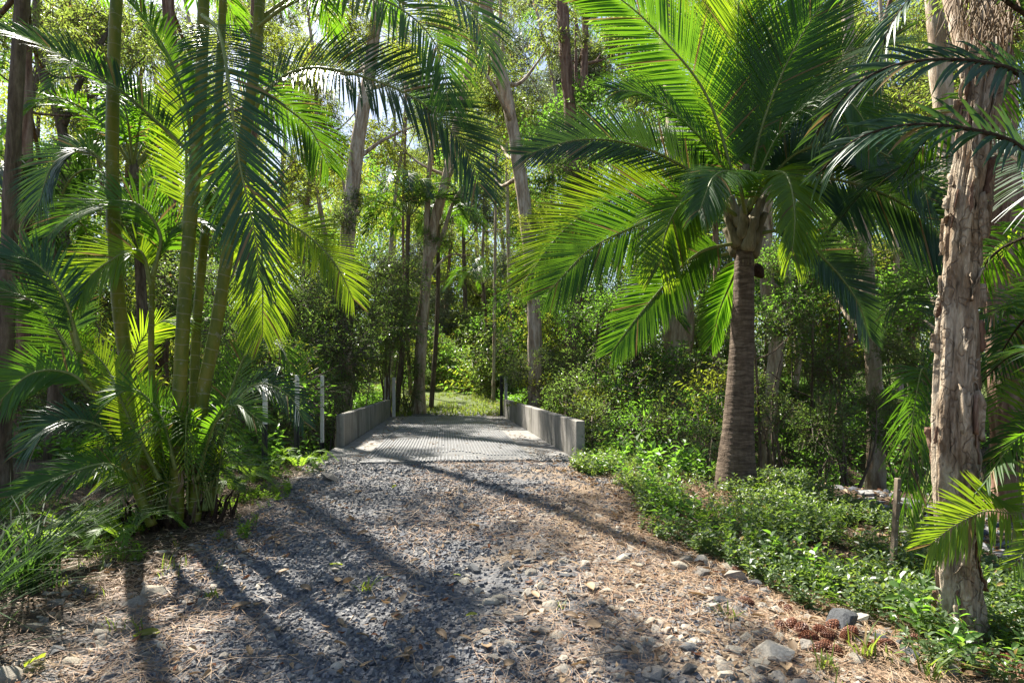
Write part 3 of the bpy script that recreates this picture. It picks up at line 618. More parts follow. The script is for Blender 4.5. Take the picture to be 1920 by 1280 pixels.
    fr([(1402, 385, 7.3), (1470, 220, 7.3), (1570, 110, 7.2), (1680, 70, 7.0)], Lm=.8, roll=55, seed=22, mat='frond')
    # brown fruit stalk hanging behind the trunk
    mb = MB(); Q = spline([W(1405, 500, 7.3), W(1420, 508, 7.35), W(1430, 520, 7.4)], 10)
    tube(mb, Q, np.array([.03, .05, .07, .085, .09, .085, .07, .055, .04, .02]), 10, 0, lambda l, th: .03 * (fbm(np.cos(th) * 3, np.sin(th) * 3, l * 30) - .45)); mb.obj('fruit_husk', M['fibre'], root)
right_palm()

def edge_palm():
    root = empty('shaggy_palm', 'dark palm just out of frame reaching shaggy fronds past the paperbark', 'palm')
    b = onground(3.75, 2.9); P = spline([b - np.array([0, 0, .1]), np.array([3.75, 2.9, 1.4]), np.array([3.7, 2.9, 2.6])], 40)
    mb = MB(); tube(mb, P, np.linspace(.22, .16, 40), 20, 0, lambda l, th: .03 * (fbm(np.cos(th) * 3, np.sin(th) * 3, l * 12) - .47)); mb.obj('trunk', M['palm_trunk'], root)
    fr = lambda c, **k: frond(root, c, **{**dict(Lm=.36, n=46, w=.036, r0=.026, pet=.10, droop=.4, vang=20, mat='frond_dark', rmat='rachis_dark'), **k})
    top = np.array([3.7, 2.9, 2.55])
    fr([top, (1990, 310, 2.8), (1890, 262, 2.7), (1790, 238, 2.7), (1690, 236, 2.75), (1600, 265, 2.9), (1530, 330, 3.1)], Lm=.30, roll=62, seed=1, vang=12)
    fr([top + np.array([0, 0, .3]), (1980, 160, 2.8), (1880, 125, 2.7), (1780, 112, 2.7), (1680, 122, 2.8), (1600, 165, 2.9), (1530, 250, 3.1)], Lm=.30, roll=60, seed=2, vang=12)
    fr([top + np.array([0, 0, .3]), (1950, 40, 2.8), (1830, -40, 2.8), (1730, -20, 2.9), (1670, 50, 2.9), (1640, 150, 3.0)], Lm=.26, roll=30, seed=3, droop=.6)
    fr([top + np.array([0, 0, .4]), (1930, -30, 3.6), (1820, -110, 4.2), (1700, -100, 4.6), (1600, -20, 5.0)], Lm=.5, roll=20, seed=4, mat='frond', n=60)
    fr([top + np.array([0, 0, .2]), (2040, 380, 3.4), (1930, 440, 4.0), (1860, 480, 4.6), (1810, 560, 5.0)], Lm=.42, roll=50, seed=5, mat='frond')
    fr([top, (2030, 520, 3.6), (1920, 600, 4.4), (1860, 690, 5.0)], Lm=.42, roll=40, seed=6)
    fr([top + np.array([0, 0, .2]), (1980, 330, 3.8), (1880, 290, 4.8), (1740, 300, 5.6), (1640, 340, 6.1), (1560, 430, 6.4)], Lm=.55, roll=60, seed=7, n=70)
    fr([top + np.array([0, 0, .3]), (1960, 150, 3.8), (1840, 180, 4.8), (1740, 260, 5.4), (1690, 340, 5.8)], Lm=.55, roll=50, seed=9, mat='frond', n=60)
    fr([top + np.array([0, 0, .4]), (2000, 60, 3.0), (1950, -40, 3.0), (1900, 0, 3.0), (1870, 60, 3.0)], Lm=.26, roll=20, seed=8, mat='frond_dry', n=30)
    fr([top, (2080, 640, 3.2), (1970, 650, 3.6), (1890, 670, 3.9), (1820, 740, 4.1)], Lm=.34, roll=30, seed=10)
    fr([top - np.array([0, 0, .2]), (2040, 780, 3.6), (1930, 800, 4.2), (1850, 870, 4.7)], Lm=.36, roll=45, seed=11)
    rs = np.random.RandomState(9); mb = MB()
    for k in range(170):
        px = rs.uniform(1790, 1935); b = W(px, rs.uniform(-60, 40), rs.uniform(2.7, 3.4)); ln = rs.uniform(.12, .35)
        e = b + np.array([rs.normal(0, .05), rs.normal(0, .05), -ln]); tube(mb, spline([b, (b + e) / 2 + rs.normal(0, .02, 3), e], 5), np.linspace(.004, .0012, 5), 3)
    o = mb.obj('dry_thatch', M['frond_dry'], root); o['kind'] = 'stuff'
edge_palm()

def young_palms():
    def young(base, label, fronds, **kw):
        root = empty('young_palm', label, 'palm'); b = onground(*base)
        mb = MB(); tube(mb, spline([b - np.array([0, 0, .06]), b + np.array([0, 0, .12]), b + np.array([0, 0, .3])], 8), np.linspace(.045, .025, 8), 8); mb.obj('stem', M['rachis'], root)
        for i, f in enumerate(fronds):
            f = dict(f); c = f.pop('c'); frond(root, [b + np.array([0, 0, .12])] + c, **{**dict(Lm=.34, n=36, w=.026, r0=.011, pet=.25, droop=.12, vang=14, mat='frond_young', seed=i), **f, **kw})
    young((3.35, 3.55), 'young palm with bright fan of backlit leaflets in front of the paperbark', [
        dict(c=[(1960, 900, 3.4), (1915, 960, 3.3), (1850, 958, 3.2), (1790, 985, 3.1), (1745, 1020, 3.05)], Lm=.36, roll=60, n=44, w=.034, mess=.4),
        dict(c=[(1990, 850, 3.5), (1960, 800, 3.4), (1900, 830, 3.3), (1850, 900, 3.2)], Lm=.30, roll=30, mat='frond'),
        dict(c=[(2040, 850, 3.6), (2080, 800, 3.7), (2150, 850, 3.7)], Lm=.3, roll=30),
        dict(c=[(1990, 960, 3.2), (1950, 1000, 3.0), (1900, 1060, 2.9)], Lm=.22, roll=40, n=24)])
    young((3.75, 5.3), 'young palm bending one long lit frond down beside the timber stake', [
        dict(c=[(1740, 740, 5.2), (1730, 690, 5.1), (1715, 760, 4.95), (1705, 860, 4.85), (1700, 960, 4.8)], Lm=.52, roll=0, side=(1, .35, .1), n=54, w=.03, mat='frond', vang=5, droop=.35),
        dict(c=[(1800, 700, 5.4), (1860, 620, 5.5), (1930, 620, 5.5)], Lm=.4, mat='frond_dark', roll=30),
        dict(c=[(1790, 650, 5.3), (1760, 560, 5.4), (1700, 540, 5.4), (1650, 600, 5.4)], Lm=.4, mat='frond_dark', roll=40),
        dict(c=[(1830, 760, 5.4), (1880, 720, 5.2), (1940, 760, 5.0)], Lm=.4, mat='frond', roll=30)])
    young((4.35, 4.9), 'young palm with spiky green leaflets at the frame edge behind the paperbark', [
        dict(c=[(1930, 500, 4.9), (1900, 450, 4.8), (1860, 470, 4.7), (1830, 520, 4.7)], Lm=.36, roll=40),
        dict(c=[(1960, 520, 4.9), (1990, 440, 4.9), (2060, 430, 4.9)], Lm=.4, roll=40),
        dict(c=[(1930, 600, 4.8), (1900, 560, 4.6), (1850, 600, 4.5)], Lm=.36, roll=40, mat='frond')])
    young((-3.5, 9.4), 'small palm with drooping fronds behind the white topped posts', [
        dict(c=[W(545, 660, 9.3), W(510, 640, 9.2), W(470, 670, 9.1), W(450, 720, 9.0)], Lm=.4, roll=50, mat='frond'),
        dict(c=[W(560, 690, 9.5), W(590, 670, 9.5), W(620, 700, 9.5)], Lm=.34, roll=40, mat='frond_dark'),
        dict(c=[W(540, 700, 9.2), W(500, 710, 8.9), W(480, 760, 8.7)], Lm=.34, roll=40, mat='frond_dark')])
    def tall(base, top, label, n, Lf, seed, mat='frond_dark', tr=.10):
        rs = np.random.RandomState(seed); root = empty('slender_palm', label, 'palm'); b = onground(*base); top = np.asarray(top, float)
        mb = MB(); tube(mb, spline([b - np.array([0, 0, .1]), (b + top) / 2 + np.array([.1, 0, 0]), top], 24), np.linspace(tr, tr * .7, 24), 10); mb.obj('trunk', M['bark_brown'], root)
        for k in range(n):
            a = k * 2.4 + rs.uniform(-.3, .3); d = np.array([math.cos(a), math.sin(a), 0]); up = rs.uniform(.3, 1.0)
            frond(root, [top - np.array([0, 0, .15]), top + d * Lf * .3 + np.array([0, 0, Lf * .45 * up]), top + d * Lf * .7 + np.array([0, 0, Lf * .5 * up]), top + d * Lf * 1.0 + np.array([0, 0, Lf * (.5 * up - .35)])], Lm=Lf * .28, n=38, w=.045, roll=rs.uniform(-20, 40), droop=.35, mat=mat if k % 3 else 'frond', r0=.025, seed=seed + k, segs=3)
    p = W(766, 400, 19.5); tall((W(742, 600, 19.5)[0], 19.5), p, 'slender dark palm standing over the shrubs left of the track', 11, 2.0, 100)
    p = W(822, 420, 22); tall((W(808, 600, 22)[0], 22), p, 'second dark palm whose fronds arch against the forked paperbark', 10, 1.9, 130)
    p = W(905, 530, 30); tall((W(915, 640, 30)[0], 30), p, 'small far palm with silvery fronds at the end of the track', 10, 2.0, 160)
    p = W(250, 300, 9.5); tall((W(262, 700, 9.5)[0], 9.5), p, 'palm with tangled fronds behind the cane clump', 12, 1.9, 190, 'frond')
    p = W(90, 430, 8.0); tall((W(95, 700, 8.0)[0], 8.0), p, 'short dark palm between the brown trunks at the frame edge', 12, 1.5, 220)
    p = W(1185, 610, 12); tall((W(1190, 700, 12)[0], 12), p, 'low blue green palm under the stout palm crown', 8, 1.1, 250)
young_palms()

# ------------------------------------------------------------------ foliage sprays shared by trees and shrubs
def spray_mesh(name, seed, Rr, ntw, lpt, ll, lw, leafmat, droop=.4, flat=.8, shell=.55, upb=.2, twig_len=.45, six=False):
    rs = np.random.RandomState(seed); mb = MB()
    d = nrm(rs.normal(size=(ntw, 3))); d[:, 2] *= flat
    lump = .35 + 1.25 * fbm(d[:, 0] * 2.4 + seed, d[:, 1] * 2.4, d[:, 2] * 2.4, 3)            # uneven outline
    r = Rr * (shell + (1 - shell) * rs.rand(ntw)) ** .8 * lump * np.where(rs.rand(ntw) < .12, 1.45, 1)
    keep = rs.rand(ntw) < -.35 + 2.4 * fbm(d[:, 0] * 3.1, d[:, 1] * 3.1 + seed, d[:, 2] * 3.1, 2)
    d, r = d[keep], r[keep]; ntw = len(d)
    o = d * (r * .5)[:, None] + rs.normal(0, .06 * Rr, (ntw, 3)); td = nrm(d + rs.normal(0, .45, (ntw, 3)) + np.array([0, 0, upb]))
    tl = twig_len * Rr * rs.uniform(.6, 1.3, ntw)
    e = o + td * tl[:, None] + np.array([0, 0, -1]) * (droop * tl * .35)[:, None]
    # twigs: thin three-sided prisms
    ax = rotz_frames(e - o); ln = np.linalg.norm(e - o, axis=1)
    tv = np.array([[1, 0, 0], [-.5, 0, .87], [-.5, 0, -.87], [.3, 1, 0], [-.15, 1, .26], [-.15, 1, -.26]], float)
    tf = np.array([[0, 1, 4, 3], [1, 2, 5, 4], [2, 0, 3, 5]])
    scatter_template(mb, tv, tf, o, ax, np.stack([np.full(ntw, .011 * Rr), ln, np.full(ntw, .011 * Rr)], 1), 1)
    s = np.tile(np.linspace(.12, 1.0, lpt), ntw) + rs.normal(0, .03, ntw * lpt); k = np.repeat(np.arange(ntw), lpt)
    p = o[k] + (e - o)[k] * s[:, None] + rs.normal(0, .02 * Rr, (len(k), 3))
    side = nrm(np.cross(td[k], rs.normal(size=(len(k), 3))))
    ld = nrm(td[k] * .6 + side * rs.uniform(.5, 1.1, len(k))[:, None] + np.array([0, 0, -1]) * (droop * rs.uniform(.2, 1.6, len(k)))[:, None])
    mx = rotz_frames(ld, twist=rs.uniform(-1.2, 1.2, len(k)))
    sz = rs.uniform(.5, 1.35, len(k)) * np.repeat(rs.uniform(.7, 1.3, ntw), lpt)
    scatter_template(mb, LEAF6_V if six else LEAF_V, LEAF6_F if six else LEAF_F, p, mx, np.stack([lw * sz, ll * sz, ll * sz], 1), 0)
    return mb.mesh(name, [M[leafmat], M['twig']], False)
SP = {
    'gum': [spray_mesh('gum_spray', 20 + i, 1.25, 240, 8, .14, .032, 'leaf_gum', .8, .75) for i in range(3)],
    'yellow': [spray_mesh('yellow_spray', 30 + i, 1.2, 220, 8, .115, .040, 'leaf_yellow', .5, .75) for i in range(2)],
    'broad': [spray_mesh('broad_spray', 40 + i, 1.15, 200, 8, .11, .052, 'leaf_broad', .35, .75) for i in range(3)],
    'shrub': [spray_mesh('shrub_spray', 50 + i, 1.0, 340, 9, .075, .027, 'leaf_shrub', .35, .85) for i in range(3)],
    'light': [spray_mesh('light_spray', 60 + i, .9, 240, 8, .085, .042, 'leaf_cover', .25, .8, six=False) for i in range(3)],
    'grey': [spray_mesh('grey_spray', 70 + i, 1.2, 330, 10, .17, .018, 'leaf_grey', .5, .8) for i in range(2)],
}
def puff(parent, kind, P, s, rs, name='crown'):
    me = SP[kind][rs.randint(len(SP[kind]))]; o = link(name, me, parent)
    o.location = tuple(P); o.scale = (s * rs.uniform(.85, 1.15), s * rs.uniform(.85, 1.15), s * rs.uniform(.8, 1.1))
    o.rotation_euler = (rs.uniform(-.35, .35), rs.uniform(-.35, .35), rs.uniform(0, 6.28)); return o

def rough(amp, f=3., zf=2.5):
    sd = RS.uniform(0, 50)
    return lambda l, th: amp * (fbm(np.cos(th) * f + sd, np.sin(th) * f, l * zf, 3) - .47)
def tree(label, trunk, r0, r1, bark, crowns, seed, name='forest_tree', group=None, forks=(), k=14, grounded=True, cat='tree', climb=None):
    """trunk: photo-pixel path with depth, bottom to top; crowns: (kind, px, py, Y, spread px x, spread px y, depth spread m, count, scale)"""
    rs = np.random.RandomState(seed); root = empty(name, label, cat, group)
    C = [c if isinstance(c, np.ndarray) else W(*c) for c in trunk]
    if grounded:
        b = C[0].copy(); b[2] = float(terrain(b[0], b[1])) - .15; C = ([b] if C[0][2] > b[2] + .4 else []) + (C if C[0][2] > b[2] + .4 else [b] + C[1:])
    P = spline(C, 60); rad = np.linspace(r0, r1, 60); rad[:6] *= np.linspace(1.35, 1.0, 6)
    mb = MB(); tube(mb, P, rad, k, 0, rough(r0 * .5)); mb.obj('trunk', M[bark], root)
    for f in forks:
        Q = spline([c if isinstance(c, np.ndarray) else W(*c) for c in f[0]], 30); mb = MB(); tube(mb, Q, np.linspace(f[1], f[2], 30), 10, 0, rough(f[1] * .4)); mb.obj('branch', M[bark], root)
    for (ck, f0, f1, cn, cs) in (climb or []):
        for i in range(cn):
            puff(root, ck, P[int(59 * rs.uniform(f0, f1))] + np.array([rs.normal(0, .3), rs.normal(-.1, .3), 0]), cs * rs.uniform(.7, 1.3), rs)
    for (kind, px, py, Y, sx, sy, sd, n, s) in crowns:
        for i in range(n):
            a, rr = rs.uniform(0, 6.28), math.sqrt(rs.uniform(0.02, 1)); y = Y + rs.uniform(-sd, sd)
            c = W(px + sx * rr * math.cos(a), py + sy * rr * math.sin(a), y)
            puff(root, kind, c, s * rs.uniform(.75, 1.25), rs)
            if i % 2 == 0:
                low = np.nonzero(P[:, 2] < c[2] - .2)[0]
                j = int(low[-1]) if len(low) else 20
                j = max(8, min(j - rs.randint(0, 8), 57)); q = P[j]
                if np.linalg.norm(c - q) < 7.0:
                    mid = q + (c - q) * .5 + np.array([0, 0, -.08 * np.linalg.norm(c - q)]) + rs.normal(0, .12, 3)
                    mb = MB(); tube(mb, spline([q, mid, c], 12), np.linspace(min(rad[j] * .5, .07), .012, 12), 6); mb.obj('branch', M[bark], root)
    return root

# ------------------------------------------------------------------ trees with trunks one can tell apart
def trees():
    tree('pale paperbark trunk leaning over the dark shrubs beside the bridge', [(645, 640, 15.5), (650, 480, 15.5), (662, 330, 15.5), (690, 150, 15.5), (706, 30, 15.5), (715, -120, 15.5), (725, -330, 15.5)], .25, .12, 'bark_paper',
         [('yellow', 640, 90, 17, 130, 90, 1.5, 3, .7), ('gum', 740, 40, 17, 110, 70, 1.5, 3, .8), ('yellow', 600, 330, 18, 60, 90, 1.5, 3, .6)], 1, climb=[('light',.25,.6,3,.5),('yellow',.5,.9,3,.4)], forks=[([(668, 300, 15.5), (720, 262, 15.7), (780, 235, 16)], .06, .02)])
    tree('tall curved trunk bowing over the right side wall of the bridge', [(1003, 690, 15), (1000, 560, 15), (988, 420, 15), (958, 220, 15), (928, 90, 15), (900, -40, 15)], .20, .15, 'bark_paper',
         [('gum', 960, 30, 15.5, 120, 70, 1.5, 4, .7), ('yellow', 925, 300, 18, 55, 130, 1.5, 4, .6), ('gum', 1000, 150, 19, 90, 60, 1.5, 3, .7)], 2, climb=[('yellow',.35,.7,4,.4),('light',.0,.25,3,.5)], forks=[([(930, 95, 15), (915, 30, 15), (935, -60, 15.2)], .11, .08)])
    tree('forked paperbark wrapped in dark vine at the turn of the track', [(785, 740, 20), (792, 620, 20), (800, 520, 20), (812, 430, 20), (835, 340, 20), (855, 240, 20), (880, 120, 20), (900, -80, 20)], .21, .12, 'bark_paper',
         [('gum', 850, 160, 20, 120, 110, 2, 6, .8), ('yellow', 790, 270, 22, 80, 90, 1.5, 3, .7)], 3, climb=[('shrub',.12,.30,4,.45),('broad',.3,.6,3,.5)],
         forks=[([(797, 560, 20), (800, 430, 20), (805, 320, 20), (818, 190, 20), (825, 0, 20)], .12, .06), ([(838, 340, 20), (862, 290, 20), (880, 250, 20)], .08, .03), ([(800, 500, 20), (830, 440, 20), (850, 380, 20), (890, 320, 20)], .10, .04), ([(803, 520, 20), (840, 480, 20), (880, 478, 20)], .05, .02)])
    tree('straight reddish trunk topped with loose leaves against the open sky', [(1085, 560, 24), (1090, 300, 24), (1096, 120, 24), (1100, -80, 24)], .17, .14, 'bark_red',
         [('gum', 1080, 40, 24, 50, 60, 1, 3, .8), ('grey', 1040, 130, 27, 60, 60, 1.5, 5, .9), ('gum', 1150, 60, 26, 60, 60, 1, 4, 1.0)], 4, climb=[('gum',.4,.9,4,.5)])
    tree('twin stemmed pale paperbark behind the stout palm trunk', [(1262, 760, 12.5), (1262, 650, 12.5), (1266, 540, 12.5), (1272, 420, 12.5), (1262, 200, 12.5), (1240, -50, 12.5)], .27, .16, 'bark_paper',
         [('broad', 1230, 300, 14, 110, 100, 1.2, 5, .8), ('gum', 1250, 100, 14.5, 110, 110, 1.2, 6, .9)], 5, climb=[('light',.1,.3,3,.5),('broad',.3,.6,2,.5)], forks=[([(1280, 720, 12.5), (1287, 600, 12.45), (1285, 480, 12.4), (1300, 300, 12.5), (1330, 50, 12.5)], .19, .10)])
    tree('red flaking trunk between the shrubs and the bright low palm fronds', [(1072, 740, 16), (1075, 620, 16), (1080, 500, 16), (1075, 300, 16), (1060, 100, 16), (1050, -80, 16)], .23, .15, 'bark_red',
         [('broad', 1070, 240, 17, 80, 70, 1.2, 6, .8), ('broad', 1060, 420, 18, 70, 90, 1.2, 5, .8)], 6, climb=[('broad',.2,.7,5,.6)])
    tree('forked pale trunk just behind the stout palm, ivy at its foot', [(1442, 820, 11), (1446, 740, 11), (1455, 640, 11), (1440, 560, 11), (1436, 400, 11), (1450, 150, 11), (1455, -80, 11)], .15, .10, 'bark_paper',
         [('broad', 1450, 520, 12, 60, 60, .8, 4, .6), ('gum', 1460, 200, 12.5, 90, 120, 1.2, 6, .8)], 7, climb=[('light',.05,.5,5,.4)], forks=[([(1455, 645, 11), (1475, 560, 11), (1482, 440, 11), (1490, 300, 11)], .09, .05)])
    tree('pinkish paperbark in the dim wood between the palm and the stake', [(1642, 800, 11.5), (1640, 720, 11.5), (1630, 600, 11.5), (1622, 480, 11.5), (1600, 300, 11.5), (1590, 60, 11.5), (1590, -80, 11.5)], .17, .10, 'bark_paper',
         [('broad', 1640, 560, 12.5, 80, 80, 1, 5, .7), ('gum', 1600, 150, 13, 100, 130, 1.2, 6, .8)], 8, climb=[('light',.1,.6,5,.4)])
    tree('peeling red paperbark close behind the foreground trunk', [(1905, 1000, 5.9), (1898, 800, 5.9), (1885, 600, 5.9), (1880, 450, 5.9), (1870, 200, 5.9), (1860, -60, 5.9)], .19, .15, 'bark_red', [('gum', 1900, -40, 7, 120, 80, .6, 3, .5)], 9)
    tree('pale trunk glimpsed through the shaggy fronds', [(1795, 760, 8.5), (1790, 560, 8.5), (1782, 330, 8.5), (1770, 200, 8.5), (1750, -40, 8.5)], .16, .13, 'bark_paper', [('gum', 1780, 60, 9.5, 140, 90, 1, 5, .7), ('broad', 1760, 560, 10.5, 70, 60, .8, 3, .6)], 10, climb=[('broad',.2,.6,4,.45)])
    tree('brown trunk at the extreme edge of the picture by the strap leaves', [(2, 940, 6.2), (8, 700, 6.2), (18, 450, 6.2), (26, 250, 6.2), (36, 80, 6.2), (50, -60, 6.2)], .085, .065, 'bark_brown',
         [('gum', 60, 40, 10, 120, 70, 1.2, 3, .5)], 11)
    tree('reddish trunk standing behind the brown edge trunk', [(40, 800, 9), (42, 680, 9), (46, 500, 9), (50, 300, 9), (48, 100, 9), (40, -60, 9)], .095, .075, 'bark_red',
         [('gum', 120, 110, 12, 110, 110, 1.2, 4, .6), ('yellow', 60, 260, 13, 70, 80, 1, 3, .6)], 12, climb=[('broad',.15,.6,3,.45)])
    tree('dark trunk with a crooked limb behind the small edge palm', [(108, 800, 11), (110, 650, 11), (118, 480, 11), (124, 330, 11), (110, 215, 11), (78, 130, 11), (70, 20, 11), (80, -300, 11)], .10, .07, 'bark_brown',
         [('broad', 100, 380, 12, 90, 90, 1, 4, .7), ('gum', 180, 60, 12.5, 110, 90, 1, 6, .8)], 13, climb=[('broad',.1,.5,4,.5)], forks=[([(120, 235, 11), (160, 130, 11.3), (200, 60, 11.6), (230, -20, 12)], .06, .03)])
    tree('straight reddish trunk rising between the two tallest canes', [(302, 700, 13.5), (303, 540, 13.5), (320, 380, 13.5), (325, 220, 13.5), (318, 60, 13.5), (312, -100, 13.5), (320, -450, 13.5)], .17, .11, 'bark_red',
         [('gum', 330, -260, 13.5, 170, 130, 1.5, 4, .6), ('gum', 280, 120, 16, 120, 110, 1.3, 4, .7), ('yellow', 300, 300, 17, 90, 70, 1.3, 3, .7)], 14, climb=[('light',.1,.6,4,.5)])
    tree('slim red trunk half hidden by the hanging dark frond', [(462, 700, 14.5), (464, 500, 14.5), (470, 300, 14.5), (476, 150, 14.5), (480, -100, 14.5), (470, -420, 14.5)], .15, .10, 'bark_red',
         [('gum', 480, -260, 14.5, 180, 130, 1.5, 4, .55), ('gum', 500, 120, 17, 110, 110, 1.5, 4, .7), ('yellow', 540, 320, 18, 70, 90, 1.5, 3, .7)], 15, climb=[('yellow',.2,.7,5,.5)])
    slim = [(585, 19, 'slim pale trunk over the tallest white topped post'), (735, 24, 'slim pale trunk just left of the slender dark palm'), (770, 28, 'slim trunk seen between the two dark palms'), (962, 27, 'slim leaning trunk between the far posts and the curved trunk'), (925, 25, 'slim trunk just left of the curved trunk'), (1035, 20, 'slim pale trunk just right of the curved trunk'), (1125, 19, 'slim trunk rising behind the lime green shrub'), (1180, 22, 'slim pale trunk left of the twin paperbark'), (1345, 16, 'slim pale trunk just left of the stout palm trunk'),
            (1485, 17, 'slim pale trunk right of the forked pale trunk'), (1540, 20, 'slim trunk behind the thin dark sapling'), (1565, 15, 'slim trunk left of the crooked sapling'), (1690, 16, 'slim trunk between the stake and the pinkish paperbark'), (1735, 13, 'slim reddish trunk close to the near paperbark edge'), (250, 17, 'slim trunk just right of the outermost cane'), (430, 20, 'slim trunk behind the leaning cane'), (535, 23, 'slim trunk left of the free standing post')]
    for i, (px, Y, lab) in enumerate(slim):
        rs = np.random.RandomState(700 + i); x0 = (px - HX) * Y / F; b = onground(x0, Y); H = Y * .72 + 1; ln = rs.normal(0, .07) * H
        tree(lab, [b, b + np.array([ln * .3 + rs.normal(0, .2), 0, H * .35]), b + np.array([ln * .6 + rs.normal(0, .3), 0, H * .7]), b + np.array([ln, 0, H])], rs.uniform(.07, .12), .05, ('bark_paper', 'bark_paper', 'bark_red')[i % 3],
             [(('gum', 'yellow', 'broad')[i % 3], px, 150, Y, 70, 160, .8, 3, .6)], 720 + i, k=9, name='slim_tree', climb=[('light', .2, .7, 2, .5)])
    # more distant trees, crowns closing the view
    far = [
        (560, 30, 'gum', 'yellow', 'far gum with yellowing crown over the white topped posts', (5, 4, 3)),
        (745, 33, 'yellow', 'gum', 'far yellow green tree seen under the big arching frond', (4, 2, 0)),
        (880, 38, 'gum', 'grey', 'far pale gum closing the view above the track', (5, 4, 1)),
        (1020, 30, 'grey', 'gum', 'blue grey feathery tree below the patch of open sky'),
        (1130, 33, 'broad', 'gum', 'bright green leafy tree behind the red flaking trunk'),
        (1330, 24, 'gum', 'broad', 'leafy tree behind the crown of the stout palm'),
        (1540, 22, 'gum', 'broad', 'tree filling the gap between the stout palm and the paperbark'),
        (1720, 20, 'broad', 'gum', 'tall leafy tree screened by the shaggy fronds'),
        (1880, 18, 'gum', 'yellow', 'tree behind the peeling red paperbark at the picture edge'),
        (400, 24, 'yellow', 'gum', 'sunlit tree behind the cane palm stems'),
        (200, 22, 'gum', 'yellow', 'leafy gum behind the outermost cane'),
        (0, 20, 'broad', 'gum', 'dense tree behind the brown edge trunks'),
        (660, 26, 'gum', 'yellow', 'gum standing behind the pale leaning paperbark', (4, 3, 2)),
        (-180, 18, 'gum', 'broad', 'gum mostly beyond the picture edge by the brown trunks'),
        (2080, 17, 'gum', 'broad', 'gum mostly beyond the picture edge by the shaggy palm'),
    ]
    far += [
        (925, 40, 'gum', 'yellow', 'hazy pale gum behind the curved trunk', (7, 8, 5)),
        (830, 42, 'grey', 'gum', 'grey leaved tree between the forked paperbark stems', (6, 8, 6)),
        (480, 30, 'yellow', 'gum', 'yellow leaved tree behind the hanging dark frond'),
        (1235, 30, 'yellow', 'broad', 'lit tree beyond the twin stemmed paperbark'),
        (1440, 28, 'gum', 'yellow', 'gum hidden by the upright fronds of the stout palm'),
        (1640, 26, 'yellow', 'gum', 'sunny tree behind the pinkish paperbark'),
        (1000, 44, 'gum', 'grey', 'tall silvery gum in the distance right of the track', (7, 8, 5)),
        (300, 32, 'gum', 'yellow', 'distant gum between the cane stems'),
        (100, 30, 'yellow', 'gum', 'distant bright tree between the edge trunks')]
    for i, (px, Y, k1, k2, lab, *cnt) in enumerate(far):
        n1, n2, n3 = cnt[0] if cnt else (7, 6, 4)
        rs = np.random.RandomState(300 + i); x0 = (px - HX) * Y / F; H = rs.uniform(9, 13)
        b = onground(x0, Y); top = b + np.array([rs.normal(0, 1.0), rs.normal(0, .5), H * 1.15])
        s = Y / 20.0; e = lambda py: py
        tree(lab, [b, b + (top - b) * .5 + np.array([rs.normal(0, .4), 0, 0]), top], .10 + .06 * s, .07, ('bark_paper', 'bark_red', 'bark_brown')[i % 3],
             [(k1, px, 110, Y, 105, 130, 1.5, n1, .95 * s ** .6), (k2, px + rs.uniform(-30, 30), 300, Y - .5, 105, 130, 1.5, n2, .9 * s ** .6), (k1, px, 500, Y + 1, 100, 90, 2.5, n3, .9 * s ** .6)], 400 + i, k=10)
trees()

